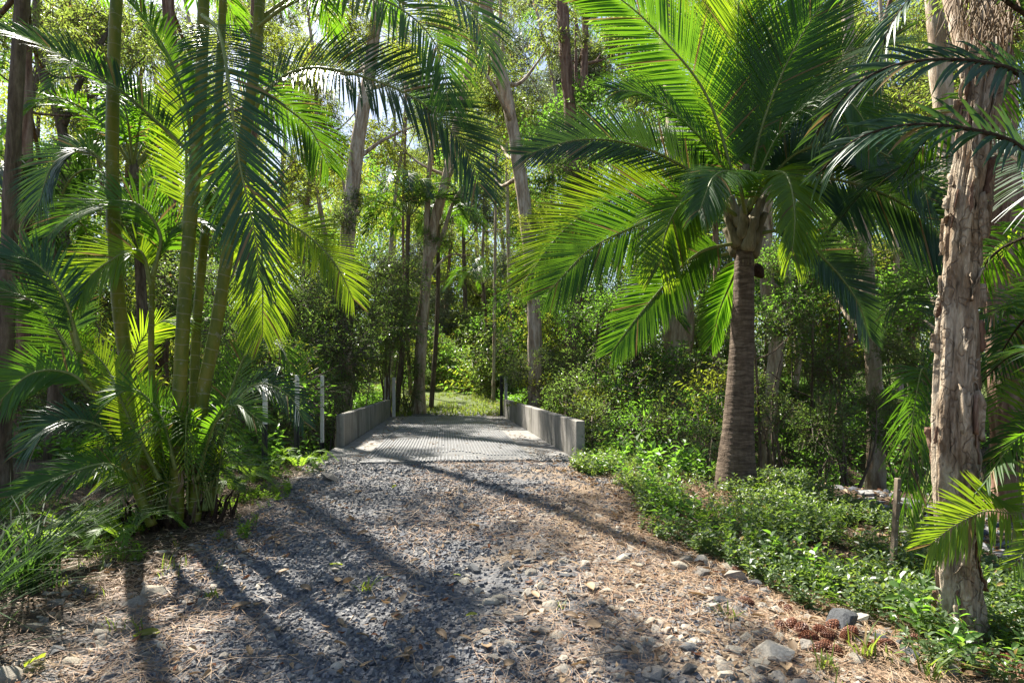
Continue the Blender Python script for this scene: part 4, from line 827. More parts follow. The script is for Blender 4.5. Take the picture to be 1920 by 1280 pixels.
# ------------------------------------------------------------------ foreground paperbark
def big_paperbark():
    root = empty('paperbark', 'thick paperbark in the near ground with peeling cream bark', 'tree')
    b = G(1800, 1195); Y = b[1]
    C = [b - np.array([0, 0, .15]), W(1800, 1130, Y), W(1792, 1000, Y), W(1790, 800, Y), W(1797, 600, Y), W(1810, 420, Y), W(1838, 200, Y), W(1850, 40, Y), W(1860, -250, Y)]
    P = spline(C, 420); n = len(P); Z = P[:, 2]
    s = Y / F
    rad = np.interp(Z, [b[2] - .1, b[2] + .12, b[2] + .5, 1.3, 2.2, 3.3, 5], np.array([47, 36, 32, 35, 30, 28, 26]) * s)
    def disp(l, th):
        c, q = np.cos(th), np.sin(th)
        a = fbm(c * 1.3, q * 1.3, l * .9, 4) - .47
        g = fbm(c * 4.5 + .8 * a, q * 4.5, l * .8 + 5, 4)                        # long furrows
        plate = np.floor(fbm(c * 2.6, q * 2.6, l * 1.7 + 9, 3) * 9) / 9           # stepped sheets of bark
        knot = .05 * np.exp(-((l - .48) / .10) ** 2 - ((np.mod(th - 5.1 + 3.14, 6.283) - 3.14) / .6) ** 2)
        crack = np.clip(.07 - np.abs(g - .47), 0, .07) / .07
        return .07 * a - .022 * crack ** 2 + .02 * (g - .47) + .060 * (plate - .45) + .012 * (fbm(c * 16, q * 16, l * 7, 3) - .47) + knot
    mb = MB(); tube(mb, P, rad, 110, 0, disp); mb.obj('trunk', M['bark_near'], root)
    # loose sheets of bark curling off
    rs = np.random.RandomState(21); T, A, B = frames(P)
    stp = np.linalg.norm(P[200] - P[199])
    for k in range(150):                                   # narrow ragged strips lifting at one edge
        i = rs.randint(20, 330); th = rs.uniform(0, 6.28); hgt = rs.uniform(.06, .30); wd = rs.uniform(.10, .42); nu, nv = 9, 4; V = []
        edge = rs.uniform(.35, 1.0, (nu, 2)); edge[0] *= .15; edge[-1] *= .15; sl = rs.normal(0, .25); curl = rs.uniform(.008, .045) * (1 if rs.rand() < .6 else .3); sgn = rs.choice([-1, 1])
        uu, vv = np.meshgrid(np.arange(nu), np.arange(nv), indexing='ij'); uu = uu.ravel(); vv = vv.ravel()
        ii = np.minimum(n - 1, (i + uu / (nu - 1) * hgt / stp).astype(int)); f = vv / (nv - 1) * 2 - 1
        t = th + sl * uu / nu + wd * .5 * f * edge[uu, (f > 0).astype(int)]
        rr = rad[ii] + .003 + curl * (.5 + .5 * f * sgn) ** 2 + disp(stp * ii, t)
        V = P[ii] + rr[:, None] * (np.cos(t)[:, None] * A[ii] + np.sin(t)[:, None] * B[ii])
        q = [[u * nv + v, u * nv + v + 1, (u + 1) * nv + v + 1, (u + 1) * nv + v] for u in range(nu - 1) for v in range(nv - 1)]
        mb = MB(); mb.add(V, q); o = mb.obj('bark_flake', M['bark_near' if k % 5 else 'bark_red'], root)
        sm = o.modifiers.new('thickness', 'SOLIDIFY'); sm.thickness = .0025
    for c, r_ in (([W(1838, 200, Y), W(1800, 60, Y + .2), W(1750, -120, Y + .5)], .06), ([W(1845, 120, Y), W(1900, -20, Y + .1), W(1990, -150, Y + .3)], .05)):
        mb = MB(); tube(mb, spline(c, 20), np.linspace(r_, r_ * .6, 20), 12, 0, rough(.02)); mb.obj('branch', M['bark_paper'], root)
    for k in range(5): puff(root, 'gum', W(1750 + 70 * k, -230 - 40 * (k % 2), Y + 1.2 + .3 * (k % 3)), .55, rs)
big_paperbark()

# ------------------------------------------------------------------ shrubs
def shrub(label, puffs, seed, kind, group, scale=1.0, name='shrub'):
    rs = np.random.RandomState(seed); root = empty(name, label, 'shrub', group)
    pts = [W(*p[:3]) for p in puffs]; c = np.mean(pts, 0); foot = onground(c[0], c[1])
    for p, q in zip(puffs, pts):
        puff(root, p[4] if len(p) > 4 else (kind if rs.rand() < .6 or kind in ('gum', 'grey') or group.startswith('dark') else ('light', 'broad', 'yellow', 'shrub')[rs.randint(4)]), q, p[3] * scale, rs, 'foliage')
        mb = MB(); tube(mb, spline([foot + rs.normal(0, .08, 3) * np.array([1, 1, 0]) - np.array([0, 0, .08]), (foot + q) / 2 + rs.normal(0, .12, 3), q], 10), np.linspace(.03, .008, 10), 5); mb.obj('stem', M['twig'], root)
def shrubs():
    g1, g2, g3 = 'dark shrubs massed left of the bridge', 'sunlit shrubs right of the bridge', 'understorey shrubs in the dim wood'
    S = lambda *a, **k: shrub(*a, **k)
    S('large dark shrub rising behind the posts and the shaded side wall', [(640, 660, 14, 1.1), (600, 610, 14.5, 1.1), (680, 600, 15, 1.1), (640, 540, 15, 1.0), (680, 680, 16.5, .8), (580, 700, 13.5, 1.0), (620, 690, 15.5, 1.1), (665, 640, 16.5, 1.1), (610, 560, 16, 1.1), (700, 660, 17.5, .9)], 1, 'shrub', g1)
    S('grey green shrub between the cane palms and the tall dark shrub', [(560, 640, 12.5, .95), (530, 580, 13, .95), (560, 540, 13.5, .9), (520, 690, 12, .9), (575, 740, 11.8, .8), (545, 600, 14, 1.0), (590, 660, 14.5, 1.0)], 2, 'shrub', g1)
    S('sun flecked shrub under the slender dark palm', [(720, 560, 17.5, 1.1), (750, 610, 17.5, 1.1), (700, 500, 18, 1.1), (760, 520, 18.5, 1.0), (700, 620, 17.5, .9), (735, 590, 19, 1.0), (690, 560, 19, 1.1), (755, 560, 20, .9)], 3, 'shrub', g1)
    S('low dark shrub at the foot of the paired white posts', [(772, 735, 19.6, .55), (752, 755, 19.3, .5), (768, 690, 19.8, .75), (735, 700, 21, .8), (790, 700, 21, .5), (755, 640, 20, .8)], 4, 'shrub', g1)
    S('dark shrub filling the gully left of the bridge', [(600, 780, 12, .8), (630, 730, 14, .8), (570, 800, 11.0, .6), (670, 715, 16, .7), (540, 760, 11, .8)], 5, 'shrub', g1)
    S('glossy shrub leaning over the far end of the sunlit side wall', [(1000, 690, 17, .9), (985, 640, 17.5, .9), (1030, 640, 17.5, 1.0), (1040, 700, 16, .9), (975, 700, 18.5, .7)], 6, 'shrub', g2)
    S('dark leafy shrub right behind the sunlit side wall', [(1060, 740, 13, .75), (1010, 735, 15, .7), (1100, 720, 12.5, .8), (1085, 680, 14, .9)], 7, 'shrub', g2)
    S('lime green shrub lit from behind beyond the side wall end', [(1160, 720, 11.5, .75), (1210, 690, 12, .8), (1180, 660, 12.5, .75), (1240, 740, 11, .7), (1130, 760, 11, .6)], 8, 'light', g2, 1.1)
    S('twiggy shrub with sparse lit leaves in front of the twin paperbark', [(1250, 800, 10, .65), (1200, 800, 10, .6), (1290, 760, 10.5, .7), (1310, 700, 11, .7), (1270, 690, 11.5, .7)], 9, 'light', g2, 1.1)
    S('small leafy shrub at the near end of the sunlit side wall', [(1115, 820, 9, .42), (1145, 850, 8.7, .36), (1170, 810, 9.2, .45), (1110, 780, 9.8, .5)], 10, 'light', g2)
    S('bush tucked against the foot of the stout palm', [(1330, 830, 8.6, .5), (1310, 780, 9, .55), (1345, 740, 9.5, .6)], 11, 'light', g2)
    S('broad leaved shrub under the low blue green palm', [(1120, 640, 15, .9, 'broad'), (1170, 620, 15, .9, 'broad'), (1220, 640, 14, .8, 'broad'), (1150, 560, 16, .9, 'broad')], 12, 'broad', g2)
    k = 20
    for lab, px, py, Y in [('leafy sapling thicket right of the stout palm trunk', 1460, 680, 10.5), ('green thicket behind the drooping dark frond', 1550, 640, 12),
                           ('airy thicket before the pinkish paperbark', 1600, 720, 10.5), ('thicket lit from above beside the peeling trunk', 1700, 600, 12.5), ('low thicket above the stony creek bed', 1510, 800, 9.8),
                           ('thicket behind the frame edge palm', 1860, 620, 9), ('shaded thicket beyond the timber stake', 1690, 760, 11)]:
        rs = np.random.RandomState(k)
        S(lab, [(px + rs.uniform(-70, 70), py + rs.uniform(-110, 90), Y + rs.uniform(-.8, .8), rs.uniform(.45, .75)) for _ in range(5)], k, 'light' if k % 3 else 'broad', g3, .95); k += 1
    for lab, px, py, Y in [('dim shrub between the reddish trunk and the outer cane', 160, 620, 11), ('shrub behind the bending young cane', 60, 640, 11.5), ('shrub lit through the cane stems', 260, 560, 12),
                           ('shrub behind the foot of the cane clump', 420, 640, 11), ('low shrub at the shaded gully by the canes', 180, 760, 9.5), ('small shrub between the canes and the posts', 470, 760, 9.4), ('shrub at the picture edge behind the edge trunk', -60, 700, 10), ('pale shrub behind the red slim trunk', 400, 520, 14)]:
        rs = np.random.RandomState(k)
        S(lab, [(px + rs.uniform(-70, 70), py + rs.uniform(-90, 90), Y + rs.uniform(-.8, .8), rs.uniform(.6, .95)) for _ in range(6)], k, ('broad', 'shrub', 'light')[k % 3], g3); k += 1
    for i, (lab, px, kd) in enumerate([('airy pale crowned thicket left of the forked paperbark', 715, 'gum'), ('airy thicket seen between the forked stems', 800, 'grey'), ('high thicket over the far bend', 885, 'yellow'), ('high thicket behind the foot of the curved trunk', 965, 'gum'), ('yellowish thicket behind the leaning paperbark', 620, 'yellow')]):
        rs = np.random.RandomState(980 + i); Y = rs.uniform(62, 68)
        S(lab, [(px + rs.uniform(-60, 60), rs.uniform(230, 620), Y + rs.uniform(-1.2, 1.2), rs.uniform(2.4, 3.3)) for _ in range(11)], 980 + i, kd, 'thickets beyond the bend')
    back = ['behind the brown edge trunk', 'behind the crooked limbed trunk', 'between the outer cane and the reddish trunk', 'behind the middle canes', 'beyond the slim red trunk', 'beyond the white topped posts', 'behind the red flaking trunk', 'beyond the lime green shrub', 'behind the twin paperbark', 'just left of the forked pale trunk', 'behind the thin dark sapling', 'behind the pinkish paperbark', 'between pinkish paperbark and near paperbark', 'behind the near paperbark', 'at the frame edge beyond the shaggy palm']
    for i, lab in enumerate(back):
        rs = np.random.RandomState(900 + i); px = (-40, 90, 200, 330, 450, 560, 1060, 1170, 1290, 1400, 1500, 1590, 1690, 1790, 1910)[i]; Y = rs.uniform(17, 23)
        S('tall leafy thicket ' + lab, [(px + rs.uniform(-85, 85), rs.uniform(430, 720), Y + rs.uniform(-1.2, 1.2), rs.uniform(.9, 1.35)) for _ in range(9)], 900 + i, ('broad', 'shrub', 'light', 'yellow')[i % 4] if i % 4 != 2 else 'broad', 'thickets closing the middle distance')
    for lab, px, py, Y, kd in [('sunlit shrub closing the end of the track', 860, 660, 38, 'yellow'), ('pale shrub where the track bends away', 910, 640, 36, 'broad'), ('bright shrub beside the bend of the track', 945, 690, 28, 'light'), ('grey green shrub above the far grass', 840, 600, 40, 'grey'),
                               ('tall shrub behind the far bend', 890, 560, 44, 'gum'), ('leafy shrub to the right of the far bend', 980, 600, 30, 'broad'), ('shrub between the vine wrapped tree and the bend', 820, 680, 32, 'broad')]:
        rs = np.random.RandomState(k)
        S(lab, [(px + rs.uniform(-35, 35), py + rs.uniform(-45, 45), Y + rs.uniform(-1.5, 1.5), rs.uniform(1.2, 1.7) * (1.6 if kd == 'light' else 1)) for _ in range(8)], k, kd, 'shrubs at the far bend of the track'); k += 1
shrubs()

def saplings():
    for i, (px, Y, ytop, lab) in enumerate([(1515, 10.2, 560, 'thin dark sapling with side twigs right of the stout palm'), (1590, 10.8, 520, 'crooked thin sapling leaning toward the pinkish paperbark'), (1425, 9.6, 540, 'straight thin sapling touching the stout palm trunk'),
                                            (1545, 12.5, 430, 'slender sapling behind the drooping dark frond'), (145, 10.5, 520, 'thin dark sapling behind the bending young cane'), (222, 12, 450, 'thin sapling beside the outer cane'), (1105, 12, 560, 'thin sapling over the dark leafy shrub')]):
        rs = np.random.RandomState(500 + i)
        top = W(px + rs.uniform(-25, 25), ytop, Y)
        b = onground((px - HX) * Y / F, Y)
        tree(lab, [b, b + (top - b) * .5 + np.array([rs.normal(0, .12), 0, 0]), top], .035, .014, 'bark_brown', [('broad', px, ytop - 10, Y, 70, 70, .6, 4, .45)], 520 + i, name='sapling', k=7,
             forks=[([b + (top - b) * f, b + (top - b) * f + np.array([sg * .35, 0, .15]), b + (top - b) * f + np.array([sg * .7, .1, .45])], .016, .006) for f, sg in ((.4, 1), (.55, -1), (.7, 1))])
saplings()

# ------------------------------------------------------------------ far wood: one mass of foliage behind everything
def far_wood():
    rs = np.random.RandomState(77); mb = MB(); n = 2700
    az = np.where(np.arange(n) < 2200, rs.uniform(-62, 62, n), rs.uniform(-20, 8, n)); D = rs.uniform(46, 66, n); H = np.abs(rs.beta(1.0, 1.35, n)) * 29
    H *= 1 - .33 * sstep(-36, -30, az) * (1 - sstep(-8, -3, az))
    c = np.stack([D * np.sin(np.radians(az)), D * np.cos(np.radians(az)), 1.3 + H], 1)
    m = 84; k = np.repeat(np.arange(n), m)
    p = c[k] + nrm(rs.normal(size=(n * m, 3))) * (rs.rand(n * m) ** .5 * 2.6)[:, None] * np.array([1, 1, .8])
    d = nrm(rs.normal(size=(n * m, 3)) + np.array([0, 0, -.5])); sz = rs.uniform(.6, 1.3, n * m)
    scatter_template(mb, LEAF_V, LEAF_F, p, rotz_frames(d, twist=rs.uniform(-1.3, 1.3, n * m)), np.stack([(.13 * sz), .36 * sz, .36 * sz], 1), (k[:, None].repeat(2, 1).ravel() % 3).astype(int))
    for i in range(60):
        a = rs.uniform(-60, 60); dd = rs.uniform(44, 60); x, y = dd * math.sin(R(a)), dd * math.cos(R(a)); b = onground(x, y); hh = rs.uniform(14, 24)
        tube(mb, spline([b, b + np.array([rs.normal(0, .5), 0, hh * .5]), b + np.array([rs.normal(0, 1), 0, hh])], 10), np.linspace(.28, .1, 10), 6, 3)
    tag(mb.obj('far_wood', [M['leaf_gum'], M['leaf_broad'], M['leaf_yellow'], M['bark_paper']], None, False), 'distant gum forest closing the view behind the bridge', 'forest', kind='stuff')
far_wood()

# ------------------------------------------------------------------ low growth and litter (nobody could count it)
def sample(n, x0, x1, y0, y1, dens, seed):
    rs = np.random.RandomState(seed); X = rs.uniform(x0, x1, n); Y = rs.uniform(y0, y1, n); k = rs.rand(n) < dens(X, Y); X, Y = X[k], Y[k]
    return np.stack([X, Y, terrain(X, Y)], 1)
def plantlets(name, label, P, seed, mat, hgt, ll, lw, nl=12, six=True):
    rs = np.random.RandomState(seed); mb = MB(); n = len(P)
    h = hgt * rs.uniform(.5, 1.3, n); lean = rs.normal(0, .35, (n, 3)); lean[:, 2] = 1; ax = nrm(lean)
    top = P + ax * h[:, None]
    tv = np.array([[1, 0, 0], [-.5, 0, .87], [-.5, 0, -.87], [.4, 1, 0], [-.2, 1, .35], [-.2, 1, -.35]], float)
    scatter_template(mb, tv, np.array([[0, 1, 4, 3], [1, 2, 5, 4], [2, 0, 3, 5]]), P - np.array([0, 0, .02]), rotz_frames(ax), np.stack([np.full(n, .0025), h + .02, np.full(n, .0025)], 1), 0)
    k = np.repeat(np.arange(n), nl); s = np.tile(np.linspace(.25, 1, nl), n); ang = np.tile(np.arange(nl) * 2.4, n) + np.repeat(rs.uniform(0, 6, n), nl)
    p = P[k] + ax[k] * (h[k] * s)[:, None]
    el = np.where(s > .85, .7, .15) + rs.normal(0, .25, len(k))
    d = np.stack([np.cos(ang) * np.cos(el), np.sin(ang) * np.cos(el), np.sin(el)], 1); sz = rs.uniform(.55, 1.25, len(k)) * np.repeat(rs.uniform(.7, 1.2, n), nl)
    mx = rotz_frames(d, twist=rs.normal(0, .4, len(k))); S3 = np.stack([lw * sz, ll * sz, ll * sz], 1); near = (p[:, 1] < 4.8) & six
    scatter_template(mb, LEAF6_V, LEAF6_F, p[near], mx[near], S3[near], 0)
    scatter_template(mb, LEAF_V, LEAF_F, p[~near], mx[~near], S3[~near], 0)
    tag(mb.obj(name, M[mat], None, False), label, 'plants', kind='stuff')
def blades(name, label, P, seed, mat, hgt, w, per=5, spread=.5, cat='grass', parent=None):
    rs = np.random.RandomState(seed); k = np.repeat(np.arange(len(P)), per); n = len(k)
    b = P[k] + np.concatenate([rs.normal(0, .02, (n, 2)), np.full((n, 1), -.02)], 1); h = hgt * rs.uniform(.4, 1.25, n); a = rs.uniform(0, 6.283, n)
    out = np.stack([np.cos(a), np.sin(a), 0 * a], 1) * (spread * h * rs.uniform(.2, 1.2, n))[:, None]; sd = np.stack([-np.sin(a), np.cos(a), 0 * a], 1) * w
    sv = np.array([0, .4, .75, 1]); prof = np.array([.8, 1, .7, .05]); bend = rs.uniform(0, .5, n)
    c = b[:, None] + out[:, None] * (sv ** 1.8)[None, :, None]; c[..., 2] += h[:, None] * (sv[None] - bend[:, None] * sv[None] ** 3)
    V = np.stack([c - sd[:, None] * prof[None, :, None], c + sd[:, None] * prof[None, :, None]], 2).reshape(n, 8, 3)
    q = np.array([[0, 1, 3, 2], [2, 3, 5, 4], [4, 5, 7, 6]]); mb = MB(); mb.add(V.reshape(-1, 3), (q[None] + (np.arange(n) * 8)[:, None, None]).reshape(-1, 4))
    o = mb.obj(name, M[mat], parent)
    if parent is None: tag(o, label, cat, kind='stuff')
    return o
U = lambda X, Y: X - axis_x(Y)
edgeR = lambda Y: 1.75 + .15 * np.sin(Y * 2.3) + .45 * (1 - sstep(2.5, 6.0, Y))
def low_growth():
    P = sample(14500, .6, 5.6, 2.9, 8.8, lambda X, Y: (U(X, Y) > edgeR(Y) + .35 * (fbm(X * 1.8, Y * 1.8, 3.) - .5)) * np.clip(5 * (fbm(X * 1.9, Y * 1.9, 8.) - .32), 0, 1) * (.25 + .75 * (1 - sstep(2.8, 4.2, U(X, Y) - .35 * (Y - 3)))) * ((U(X, Y) < 4.3 + .4 * fbm(X, Y, 2.)) | (Y < 4.4)), 31)
    plantlets('ground_cover', 'leafy green ground cover right of the drive', P, 32, 'leaf_cover', .17, .050, .026)
    inV = lambda X, Y: (U(X, Y) > edgeR(Y) + .15) * ((U(X, Y) < 4.0) | (Y < 4.4))
    P = sample(900, .6, 5.6, 2.9, 9.0, lambda X, Y: inV(X, Y) * (fbm(X * 1.3, Y * 1.3, 18.) > .50), 131)
    plantlets('tall_weeds', 'taller broad leaved weeds standing in the ground cover', P, 132, 'leaf_broad', .34, .085, .042, 11)
    P = sample(1800, .6, 5.6, 2.9, 9.0, lambda X, Y: inV(X, Y) * (fbm(X * 2.1, Y * 2.1, 28.) > .50), 133)
    plantlets('fine_weeds', 'fine yellow green weeds among the ground cover', P, 134, 'leaf_fern', .22, .045, .010, 16, False)
    P = sample(3200, .5, 5.6, 2.9, 9.0, lambda X, Y: (U(X, Y) > edgeR(Y) - .25), 135); rs = np.random.RandomState(136); n = len(P); a = rs.uniform(0, 6.283, n); sz = rs.uniform(.5, 1.5, n)
    mb = MB(); scatter_template(mb, LEAF6_V * np.array([1, 1, 1.4]), LEAF6_F, P + np.array([0, 0, .02]), rotz_frames(np.stack([np.cos(a), np.sin(a), rs.normal(0, .2, n)], 1), twist=rs.normal(0, .6, n)), np.stack([.03 * sz, .075 * sz, .075 * sz], 1))
    tag(mb.obj('verge_litter', M['dead_leaf'], None, False), 'brown leaf litter under the ground cover', 'leaf litter', kind='stuff')
    P = sample(5000, -5, -1.9, 4.2, 9.6, lambda X, Y: (-U(X, Y) > 1.75 + .3 * (fbm(X * 2, Y * 2, 5.) - .5)) * np.clip(5 * (fbm(X * 2.3, Y * 2.3, 2.) - .46), 0, 1), 33)
    plantlets('low_herbs', 'bright low herbs between the drive and the cane palms', P, 34, 'leaf_fern', .10, .040, .016)
    P = sample(24000, -16, 16, 7.4, 34, lambda X, Y: (np.abs(U(X, Y)) > 2.25 + .5 * sstep(19, 24, Y) * 0) * (fbm(X * .6, Y * .6, 6.) > .40) * (1 - .7 * sstep(18, 34, Y)) * ((U(X, Y) < 2.6) | (np.abs(Y + .5 * np.clip(U(X, Y) - 2.2, 0, 9) - 12.2) > 1.1)), 35)
    plantlets('undergrowth', 'mixed green undergrowth on the floor of the wood', P, 36, 'leaf_broad', .42, .13, .06, 10, False)
    P = sample(9000, -9, 6, 18.6, 36, lambda X, Y: (np.abs(U(X, Y)) < 4.5) * (fbm(X * .7, Y * .7, 9.) > .34 + .16 * (np.abs(np.abs(U(X, Y)) - .8) < .40)), 37)
    blades('grass', 'sunlit grass along the track past the bridge', P, 38, 'grass', .17, .009, 5)
    P = sample(900, -3.2, 3.5, 2.6, 8, lambda X, Y: (np.abs(U(X, Y)) > 1.7) * (fbm(X * 2.2, Y * 2.2, 12.) > .56), 39)
    blades('grass_tufts', 'thin grass tufts along the edges of the drive', P, 40, 'grass', .16, .0035, 5)
low_growth()
def ferns():
    rs = np.random.RandomState(61); spots = [(590, 825), (560, 850), (615, 800), (540, 815), (600, 850), (575, 800), (520, 870), (560, 885), (470, 905), (440, 930), (130, 1010), (200, 1000), (90, 1040), (230, 1025), (480, 860), (510, 840)]
    where = ['beside the slim post by the side wall', 'at the foot of the free standing post', 'closest to the shaded side wall', 'between the first and the free standing post', 'at the corner of gravel and bridge deck', 'behind the free standing post', 'at the foot of the screened post', 'on the gravel edge before the posts', 'beside the cane clump foot', 'in the litter at the drive side of the canes', 'under the low fronds near the strap leaves', 'under the low fronds next to the canes', 'almost hidden by the strap leaves', 'on the litter before the cane foot', 'behind the screened post', 'low beside the screened post']
    for i, (px, py) in enumerate(spots):
        b = G(px, py); left = px < 300
        root = empty('fern', 'bright green fern ' + where[i], 'fern', 'ferns left of the cane palms' if left else 'ferns beside the fence posts')
        for k in range(7):
            a = k * .9 + rs.uniform(-.3, .3); d = np.array([math.cos(a), math.sin(a), 0]); L = rs.uniform(.25, .45)
            frond(root, [b, b + d * L * .4 + np.array([0, 0, L * .55]), b + d * L * .8 + np.array([0, 0, L * .6]), b + d * L * 1.1 + np.array([0, 0, L * .35])], Lm=.10, n=16, w=.030, vang=5, droop=.1, pet=.2, r0=.005, mat='leaf_fern', seed=600 + i * 7 + k, segs=2)
ferns()
def strap_plants():
    rs = np.random.RandomState(71)
    for i, (X, Y, lab, n, h) in enumerate([(-2.95, 2.95, 'big dark strap leaved clump in the near corner', 105, .72), (-3.2, 3.7, 'dark strap leaved clump behind the corner clump', 80, .62), (-2.75, 2.3, 'strap leaved clump spilling over the stones at the very edge', 70, .42)]):
        b = onground(X, Y); root = empty('strap_plant', lab, 'plant', 'strap leaved clumps')
        blades('blade', None, np.tile(b, (n, 1)) + np.concatenate([rs.normal(0, .07, (n, 2)), np.zeros((n, 1))], 1), 72 + i, 'strap', h, .0055, 2, 1.5, parent=root)['kind'] = 'stuff'
strap_plants()

# gravel, needles and leaf litter
def litter():
    tv, tf = rock_template(3, 1, .3, .7)
    P = sample(100000, -4.0, 3.2, 2.2, 8.3, lambda X, Y: (np.abs(U(X, Y)) < 1.95 + .9 * (fbm(X * .9, Y * .9, 7.) - .47)) * (.30 + .70 * (fbm(X * .8 + 2, Y * .8, 14.) + .30 * (.5 - sstep(-.5, 1.2, U(X, Y) - .12 * (Y - 4))) > .44)) * np.clip(1.25 - Y / 8.5, .12, 1), 81)
    rs = np.random.RandomState(82); n = len(P); s = .0105 * np.exp(rs.normal(0, .36, n)) * np.interp(P[:, 1], [2, 8], [.9, 1.15])
    import bmesh as _b
    bm = _b.new(); _b.ops.create_icosphere(bm, subdivisions=1, radius=1); bm.free()
    V8 = np.array([[1, 0, 0], [-1, 0, 0], [0, 1, 0], [0, -1, 0], [0, 0, 1], [0, 0, -1]], float)
    c = np.array([[-1, -.8, -.6], [1, -.9, -.6], [.9, 1, -.6], [-1, .8, -.6], [-.6, -.7, .6], [.7, -.5, .8], [.5, .7, .6], [-.7, .5, .75]])
    cf = np.array([[4, 5, 6], [4, 6, 7], [0, 1, 5], [0, 5, 4], [1, 2, 6], [1, 6, 5], [2, 3, 7], [2, 7, 6], [3, 0, 4], [3, 4, 7]])
    d = nrm(np.stack([rs.normal(size=n), rs.normal(size=n), rs.normal(0, .35, n)], 1))
    mb = MB(); scatter_template(mb, c, cf, P + np.array([0, 0, .002]), rotz_frames(d, twist=rs.uniform(-.6, .6, n)), s[:, None] * rs.uniform(.6, 1.25, (n, 3)))
    tag(mb.obj('gravel', M['gravel'], None, False), 'blue grey crushed gravel spread over the drive', 'gravel', kind='stuff')
    rs = np.random.RandomState(182); n = 1100; t = np.minimum(rs.exponential(.16, n), 1.2); sd = rs.uniform(-1.8, 1.75, n); Pd = np.stack([axis_x(8.) - .1171 * t + sd * .993, 8 + t * .993 + sd * .117, np.full(n, CZ - 1.122)], 1)
    mb = MB(); d = nrm(np.stack([rs.normal(size=n), rs.normal(size=n), rs.normal(0, .35, n)], 1)); scatter_template(mb, c, cf, Pd, rotz_frames(d, twist=rs.uniform(-.6, .6, n)), (.0095 * np.exp(rs.normal(0, .35, n)))[:, None] * rs.uniform(.6, 1.25, (n, 3)))
    tag(mb.obj('spilled_gravel', M['gravel'], None, False), 'gravel spilled over the near edge of the bridge deck', 'gravel', kind='stuff')
    P = sample(420, -4.5, 5.5, 2.3, 9, lambda X, Y: np.clip(.25 + (np.abs(U(X, Y)) > 1.6) * .6, 0, 1), 183); mb = MB()
    for p in P:
        a = rs.uniform(0, 6.28); ln = rs.uniform(.10, .45); e = p + np.array([math.cos(a), math.sin(a), 0]) * ln; e[2] = float(terrain(e[0], e[1])) + .012; m_ = (p + e) / 2 + rs.normal(0, .02, 3); m_[2] = max(m_[2], float(terrain(m_[0], m_[1])) + .012)
        tube(mb, spline([p + np.array([0, 0, .012]), m_, e], 5), np.linspace(.005, .002, 5) * rs.uniform(.6, 1.5), 4)
    tag(mb.obj('fallen_twigs', M['twig'], None), 'thin fallen twigs on the drive and verge', 'twigs', kind='stuff')
    # needles
    P = sample(90000, -4.5, 4.5, 2.2, 8.6, lambda X, Y: (np.abs(U(X, Y)) < 3.2) * np.clip(-.12 + 2.6 * (fbm(X * 1.2, Y * 1.2, 21.) - .44) + .75 * sstep(-.4, 1.5, U(X, Y) - .1 * (Y - 4)) + .55 * sstep(1.3, 2.0, -U(X, Y)), .03, 1) * np.clip(1.3 - Y / 8, .2, 1), 83)
    n = len(P); rs = np.random.RandomState(84); a = rs.uniform(0, 6.283, n); ln = rs.uniform(.08, .22, n); w = .0012 * np.interp(P[:, 1], [2, 8], [.9, 2.0])
    d = np.stack([np.cos(a), np.sin(a), rs.normal(0, .12, n)], 1); sd = np.stack([-np.sin(a), np.cos(a), 0 * a], 1)
    z = np.array([0, 0, .016]) + np.array([0, 0, .014]) * rs.rand(n)[:, None]; b = P + z; e = b + d * ln[:, None]; e[:, 2] = np.maximum(e[:, 2], terrain(e[:, 0], e[:, 1]) + .008)
    mid = (b + e) / 2 + sd * (rs.normal(0, .07, n) * ln)[:, None]; mid[:, 2] = np.maximum(mid[:, 2], terrain(mid[:, 0], mid[:, 1]) + .012)
    V = np.stack([b - sd * w[:, None], b + sd * w[:, None], mid - sd * w[:, None] + [0, 0, .001], mid + sd * w[:, None], e], 1)
    mb = MB(); k = (np.arange(n) * 5)[:, None]; mb.add(V.reshape(-1, 3), np.concatenate([k + np.array([[0, 1, 3]]), k + np.array([[0, 3, 2]]), k + np.array([[2, 3, 4]])]))
    tag(mb.obj('pine_needles', M['needle'], None, False), 'fallen red brown pine needles strewn over the drive', 'needles', kind='stuff')
    # leaf scraps
    P = sample(9000, -5, 5, 2.3, 9, lambda X, Y: np.clip(.12 + .5 * (fbm(X * 1.5, Y * 1.5, 31.) > .48) + .5 * (U(X, Y) < -1.3), 0, 1) * np.clip(1.3 - Y / 8, .2, 1), 85); rs = np.random.RandomState(86)
    t = rs.rand(420) * 10.2 + .1; sd = np.where(rs.rand(420) < .6, rs.choice([-1, 1], 420) * rs.uniform(1.2, 1.6, 420), rs.uniform(-1.4, 1.4, 420)); P = np.concatenate([P, np.stack([axis_x(8.) - .1171 * t + sd * .993, 8 + t * .993 + sd * .117, np.full(420, CZ - 1.118)], 1)]); n = len(P)
    a = rs.uniform(0, 6.283, n); d = np.stack([np.cos(a), np.sin(a), rs.normal(0, .2, n)], 1); sz = rs.uniform(.5, 1.4, n)
    mb = MB(); scatter_template(mb, LEAF6_V * np.array([1, 1, 1.4]), LEAF6_F, P + np.array([0, 0, .022]), rotz_frames(d, twist=rs.normal(0, .5, n)), np.stack([.022 * sz, .055 * sz, .055 * sz * rs.choice([-1, 1], n)], 1))
    tag(mb.obj('leaf_litter', M['dead_leaf'], None, False), 'brown leaf litter scattered over the drive and verge', 'leaf litter', kind='stuff')
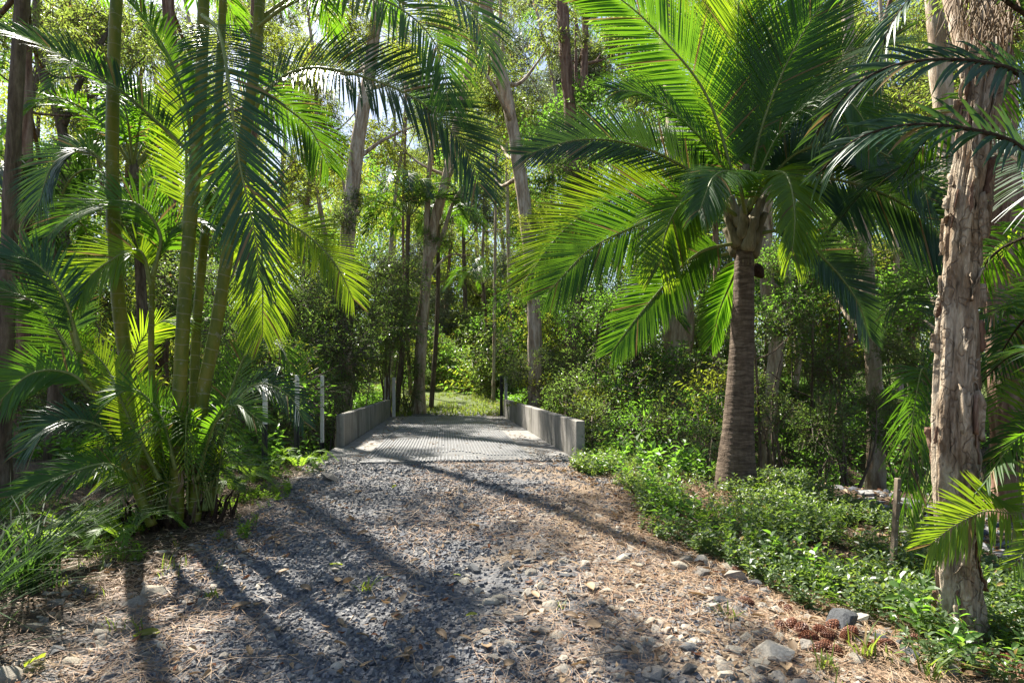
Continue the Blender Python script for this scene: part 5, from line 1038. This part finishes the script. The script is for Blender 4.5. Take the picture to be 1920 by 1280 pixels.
    # rubble among the needles, smaller than one can pick apart
    P = sample(10000, -3.4, 3.6, 2.2, 8, lambda X, Y: np.clip(.05 + .85 * sstep(.0, 1.3, U(X, Y) + .6 * (fbm(X, Y, 3.) - .5)) * (Y < 5.5) + .5 * (U(X, Y) < -1.6) * (Y < 4.6), 0, 1) * (np.abs(U(X, Y)) < 2.7), 87); n = len(P); rs = np.random.RandomState(88)
    tv, tf = rock_template(9, 1, .5, .6); d = nrm(np.stack([rs.normal(size=n), rs.normal(size=n), rs.normal(0, .25, n)], 1)); s = .018 * np.exp(rs.normal(0, .5, n))
    mb = MB(); scatter_template(mb, tv, tf, P, rotz_frames(d, twist=rs.uniform(-.5, .5, n)), s[:, None] * rs.uniform(.6, 1.5, (n, 3)))
    tag(mb.obj('rubble', M['rock'], None, False), 'small pale rubble mixed with pine needles', 'rubble', kind='stuff')
    # stones of the creek bed
    P = sample(9000, 2.2, 14, 6.5, 14.5, lambda X, Y: np.exp(-((Y + .5 * np.clip(U(X, Y) - 2.2, 0, 9) - 12.2) / 1.3) ** 2) * (fbm(X, Y, 2.) > .3), 89); P = np.concatenate([P, sample(2600, 3.0, 9, 4.2, 9, lambda X, Y: sstep(3.9, 4.5, U(X, Y)) * (1 - sstep(5.6, 6.6, U(X, Y))) * (fbm(X * .9, Y * .9, 3.) > .36), 189)]); n = len(P); rs = np.random.RandomState(90)
    d = nrm(np.stack([rs.normal(size=n), rs.normal(size=n), rs.normal(0, .2, n)], 1)); s = .05 * np.exp(rs.normal(0, .5, n)); tv, tf = rock_template(12, 1, .3, .5)
    mb = MB(); scatter_template(mb, tv, tf, P, rotz_frames(d), s[:, None] * rs.uniform(.6, 1.3, (n, 3)))
    tag(mb.obj('creek_stones', M['gravel'], None, False), 'grey stones lining the dry creek bed', 'stones', kind='stuff')
litter()

# ------------------------------------------------------------------ rocks, cones and leaves one can pick out
def rocks():
    tmpl = []
    for i in range(7):
        v, f = rock_template(100 + i, 3, .16, .62); mb = MB(); mb.add(v, f); tmpl.append(mb)
    meshes = {k: [t.mesh('rock', M[k], False) for t in tmpl] for k in ('rock', 'rock_pale', 'rock_dark')}
    rs = np.random.RandomState(41)
    def rock(px, py, wpx, mat, label, group=None, flat=.62):
        p = G(px, py); s = wpx * p[1] / F / 2; o = link('rock', meshes[mat][rs.randint(7)]); o.location = (p[0], p[1], p[2] + s * flat * .20)
        o.scale = (s, s * rs.uniform(.7, 1.0), s * flat / .62 * rs.uniform(.8, 1.1)); o.rotation_euler = (rs.normal(0, .15), rs.normal(0, .15), rs.uniform(-.5, .5)); tag(o, label, 'rock', group)
    rock(1575, 1180, 78, 'rock_dark', 'largest dark slate rock above the pile of pine cones', flat=.8)
    rock(1505, 1182, 42, 'rock_pale', 'flat topped tan rock beside the largest slate rock')
    rock(1653, 1200, 44, 'rock_dark', 'dark rounded rock behind the grass tuft near the cones')
    rock(1690, 1212, 34, 'rock_dark', 'small dark rock wedged beside the rounded one')
    rock(1700, 1232, 54, 'rock_dark', 'flat dark slab right of the cone pile')
    rock(1775, 1262, 62, 'rock', 'broad grey rock at the foot of the paperbark')
    rock(1808, 1240, 34, 'rock', 'small grey rock against the paperbark foot')
    rock(1838, 1268, 40, 'rock_dark', 'dark rock right of the paperbark foot')
    rock(1440, 1225, 90, 'rock_pale', 'big sunlit cream rock left of the cone pile')
    rock(1425, 1248, 50, 'rock_pale', 'cream rock fronting the big sunlit one'); rock(1600, 1240, 44, 'rock_pale', 'pale rock under the cone pile')
    rock(1362, 1268, 44, 'rock_pale', 'flat buff rock by itself near the bottom edge'); rock(1290, 1215, 46, 'rock_dark', 'squarish dark rock among pale rubble')
    rock(258, 1135, 70, 'rock', 'broad grey rock in the palm stem shadow'); rock(282, 1118, 60, 'rock_pale', 'pale flat rock above the broad grey one')
    rock(105, 1225, 46, 'rock_dark', 'dark slate piece near the corner strap leaves'); rock(140, 1245, 48, 'rock_pale', 'tan leaf shaped rock next to the slate piece')
    rock(20, 1268, 74, 'rock', 'large rounded rock in the bottom corner'); rock(152, 1112, 34, 'rock_dark', 'dark stone standing in brown litter'); rock(106, 1135, 44, 'rock', 'flat grey rock under the strap leaves')
    rock(195, 1190, 40, 'rock', 'speckled grey rock at the edge of the gravel'); rock(255, 1200, 30, 'rock_dark', 'small dark rock at the gravel edge'); rock(268, 1232, 30, 'rock', 'angular rock set in the blue gravel')
    rock(785, 1252, 34, 'rock', 'greenish grey rock at the lower end of the drive'); rock(803, 1238, 24, 'rock_dark', 'small dark rock touching the greenish one'); rock(630, 1252, 26, 'rock_pale', 'white stone alone in the blue gravel')
    rock(1165, 1052, 34, 'rock_pale', 'pale rock at the top of the rubble patch'); rock(1150, 1060, 30, 'rock', 'grey rock beside the pale one on the rubble patch'); rock(1095, 1060, 24, 'rock_pale', 'yellowish stone on the gravel beside the rubble patch')
    rock(1060, 1082, 34, 'rock_dark', 'dark rock in the tree shadow'); rock(1135, 1110, 34, 'rock_pale', 'bone white rock with a shadow under it', flat=.4)
    look = {'rock': 'grey', 'rock_pale': 'cream', 'rock_dark': 'slate dark'}
    def zone(px, py):
        if px < 450: return 'at the shaded near edge by the strap leaves' if px < 200 else 'where the shaded verge meets the gravel'
        if py < 1120: return 'at the top of the rubble below the tree shadow' if px < 1200 else 'on needles along the ground cover edge'
        return 'low on the drive where gravel turns to rubble' if px < 1100 else ('in the middle of the sunny rubble' if px < 1320 else 'in the rubble beside the big cream rock')
    spots = [(rs.uniform(860, 1500), rs.uniform(1050, 1275), 40, ['rock', 'rock_pale', 'rock_pale', 'rock_dark', 'rock']) for _ in range(130)] + [(rs.uniform(60, 420), rs.uniform(1110, 1270), 28, ['rock', 'rock_dark', 'rock_pale']) for _ in range(26)]
    for px, py, big, mats in spots:
        m = rs.choice(mats); w = rs.uniform(12, big); z = zone(px, py); sz = 'pebble sized' if w < 18 else ('egg sized' if w < 27 else 'fist sized')
        rock(px, py, w, m, '%s %s stone %s' % (sz, look[m], z), '%s %s stones %s' % (sz, look[m], z))
rocks()
def cones():
    rs = np.random.RandomState(51); meshes = []
    for s in range(2):
        mb = MB(); core = spline([np.array([0, 0, -.055]), np.array([0, 0, 0]), np.array([0, 0, .06])], 8); tube(mb, core, np.array([.012, .026, .033, .034, .031, .025, .016, .004]), 8)
        n = 110; i = np.arange(n); t = i / n; a = i * 2.39996; z = -.055 + .115 * t; rr = .030 * np.sin(np.pi * np.clip(.12 + .84 * t, 0, 1)) ** .7
        p = np.stack([rr * np.cos(a), rr * np.sin(a), z], 1); d = np.stack([np.cos(a), np.sin(a), .45 + 1.1 * (t - .3)], 1)
        sv = np.array([[-.35, 0, 0], [.35, 0, 0], [-.5, .75, .1], [.5, .75, .1], [0, 1.05, .28], [0, .8, -.22], [0, 0, -.2]])
        sf = np.array([[0, 1, 3], [0, 3, 2], [2, 3, 4], [2, 4, 5], [4, 3, 5], [0, 2, 5], [1, 5, 3], [0, 5, 6], [1, 6, 5]])
        sz = .019 * (.6 + .5 * np.sin(np.pi * np.clip(t * .9 + .1, 0, 1))) * rs.uniform(.9, 1.1, n)
        scatter_template(mb, sv, sf, p, rotz_frames(d), sz); meshes.append(mb.mesh('pine_cone', M['cone'], False))
    z6 = [(160, 1090), (195, 1088), (232, 1106), (262, 1137), (300, 1110), (340, 1095), (330, 1130), (385, 1130), (400, 1118), (290, 1172), (315, 1160), (350, 1178), (470, 1168), (495, 1160), (535, 1155), (620, 1142), (900, 1205), (925, 1215), (965, 1240), (985, 1225), (830, 1252), (35, 1000), (185, 1030), (10, 893), (30, 888), (950, 1205), (1000, 1260)]
    for i, (zx, zy) in enumerate(z6):
        px, py = 1380 + zx * .5315, 600 + zy * .5315; p = G(px, py); o = link('pine_cone', meshes[i % 2]); s = rs.uniform(.68, 1.0) * (.75 if zy < 1050 else 1)
        o.scale = (s * rs.uniform(.85, 1.15), s * rs.uniform(.85, 1.15), s * rs.uniform(.8, 1.25)); o.location = (p[0], p[1], p[2] + .022 * s); o.rotation_euler = (rs.uniform(.7, 1.9), rs.uniform(-.4, .4), rs.uniform(0, 6.28))
        if zy < 1050: lab, g = 'brown pine cone in the shade of the ground cover', 'cones in the ground cover'
        elif zx < 450: lab, g = 'brown pine cone in the pile below the slate rock', 'cones piled below the slate rock'
        elif zx < 700: lab, g = 'brown pine cone beside the grass tuft and dark rocks', 'cones beside the grass tuft'
        else: lab, g = 'brown pine cone at the foot of the paperbark', 'cones at the paperbark foot'
        tag(o, lab, 'pine cone', g)
cones()
def fallen_leaves():
    rs = np.random.RandomState(91); nu = 9; t = np.linspace(0, 1, nu); wd = np.sin(np.pi * t ** .8) ** .8 * .5
    V = []; 
    for i in range(nu):
        for v in (-1, -.5, 0, .5, 1): V.append([v * wd[i] * .5, t[i], .10 * abs(v) ** 1.5 + .10 * math.sin(2.5 * t[i]) - .03])
    q = [[i * 5 + j, i * 5 + j + 1, i * 5 + j + 6, i * 5 + j + 5] for i in range(nu - 1) for j in range(4)]
    mb = MB(); mb.add(V, q); me = {'d': mb.mesh('fallen_leaf', M['dead_leaf']), 'y': mb.mesh('fallen_leaf', M['leaf_yellow'])}
    for o in me.values(): pass
    L = [(300, 1195, 'y', 'yellow green leaf lying on the shaded gravel', .13), (618, 1065, 'y', 'curled green leaf on the gravel near the verge', .10), (735, 918, 'y', 'yellow leaf on the gravel below the bridge', .08), (895, 1160, 'y', 'pale green leaf standing up in the litter', .07), (1010, 1130, 'd', 'dry leaf beside the small seedling', .1),
         (850, 1085, 'y', 'small green leaf on the sunny gravel', .06), (470, 1140, 'd', 'long dry leaf in the stem shadows', .12), (1290, 1120, 'd', 'orange brown leaf near the cones in the shade', .12), (1100, 1100, 'd', 'pale dry leaf curled beside the dark rock', .13), (85, 1240, 'y', 'pale leaf sheath among the corner stones', .14), (665, 925, 'd', 'brown leaf near the edge of the gravel', .1)]
    for px, py, m, lab, s in L:
        p = G(px, py); o = link('fallen_leaf', me[m]); o.location = (p[0], p[1], p[2] + .03); o.scale = (s, s, s); o.rotation_euler = (rs.normal(0, .2), rs.normal(0, .2), rs.uniform(0, 6.28)); tag(o, lab, 'leaf')
    for k in range(60):
        p = G(rs.uniform(450, 1500), rs.uniform(950, 1275)); o = link('fallen_leaf', me['d']); s = rs.uniform(.05, .11); o.location = (p[0], p[1], p[2] + .03); o.scale = (s * rs.uniform(.7, 1.3), s, s * rs.uniform(.5, 1.6)); o.rotation_euler = (rs.normal(0, .35), rs.normal(0, .35), rs.uniform(0, 6.28)); z = ('on the gravel just below the bridge' if p[1] > 5 else ('on the shaded blue gravel' if p[0] < -.5 else ('on the needle litter by the ground cover' if p[0] > .9 else 'in the middle of the sunny drive'))); tag(o, 'dry brown leaf lying ' + z, 'leaf', 'dry leaves ' + z)
    for i, (px, py, lab, h) in enumerate([(1620, 1235, 'bright grass tuft growing between the pine cones', .22), (1745, 1275, 'pale grass tuft at the bottom edge before the grey rock', .22), (1555, 1255, 'small grass seedling before the cone pile', .13), (1365, 1160, 'little pale green weed on the needle litter', .10), (1048, 1135, 'small dark green seedling on the rubble', .06), (690, 1105, 'grass tuft in the palm stem shadows', .13), (395, 1120, 'small weed beside the flat pale rock', .12)]):
        b = G(px, py); root = empty('grass_tuft', lab, 'grass'); blades('blade', None, np.tile(b, (9, 1)), 950 + i, 'grass', h, .0055, 2, 1.0, parent=root)['kind'] = 'stuff'
fallen_leaves()
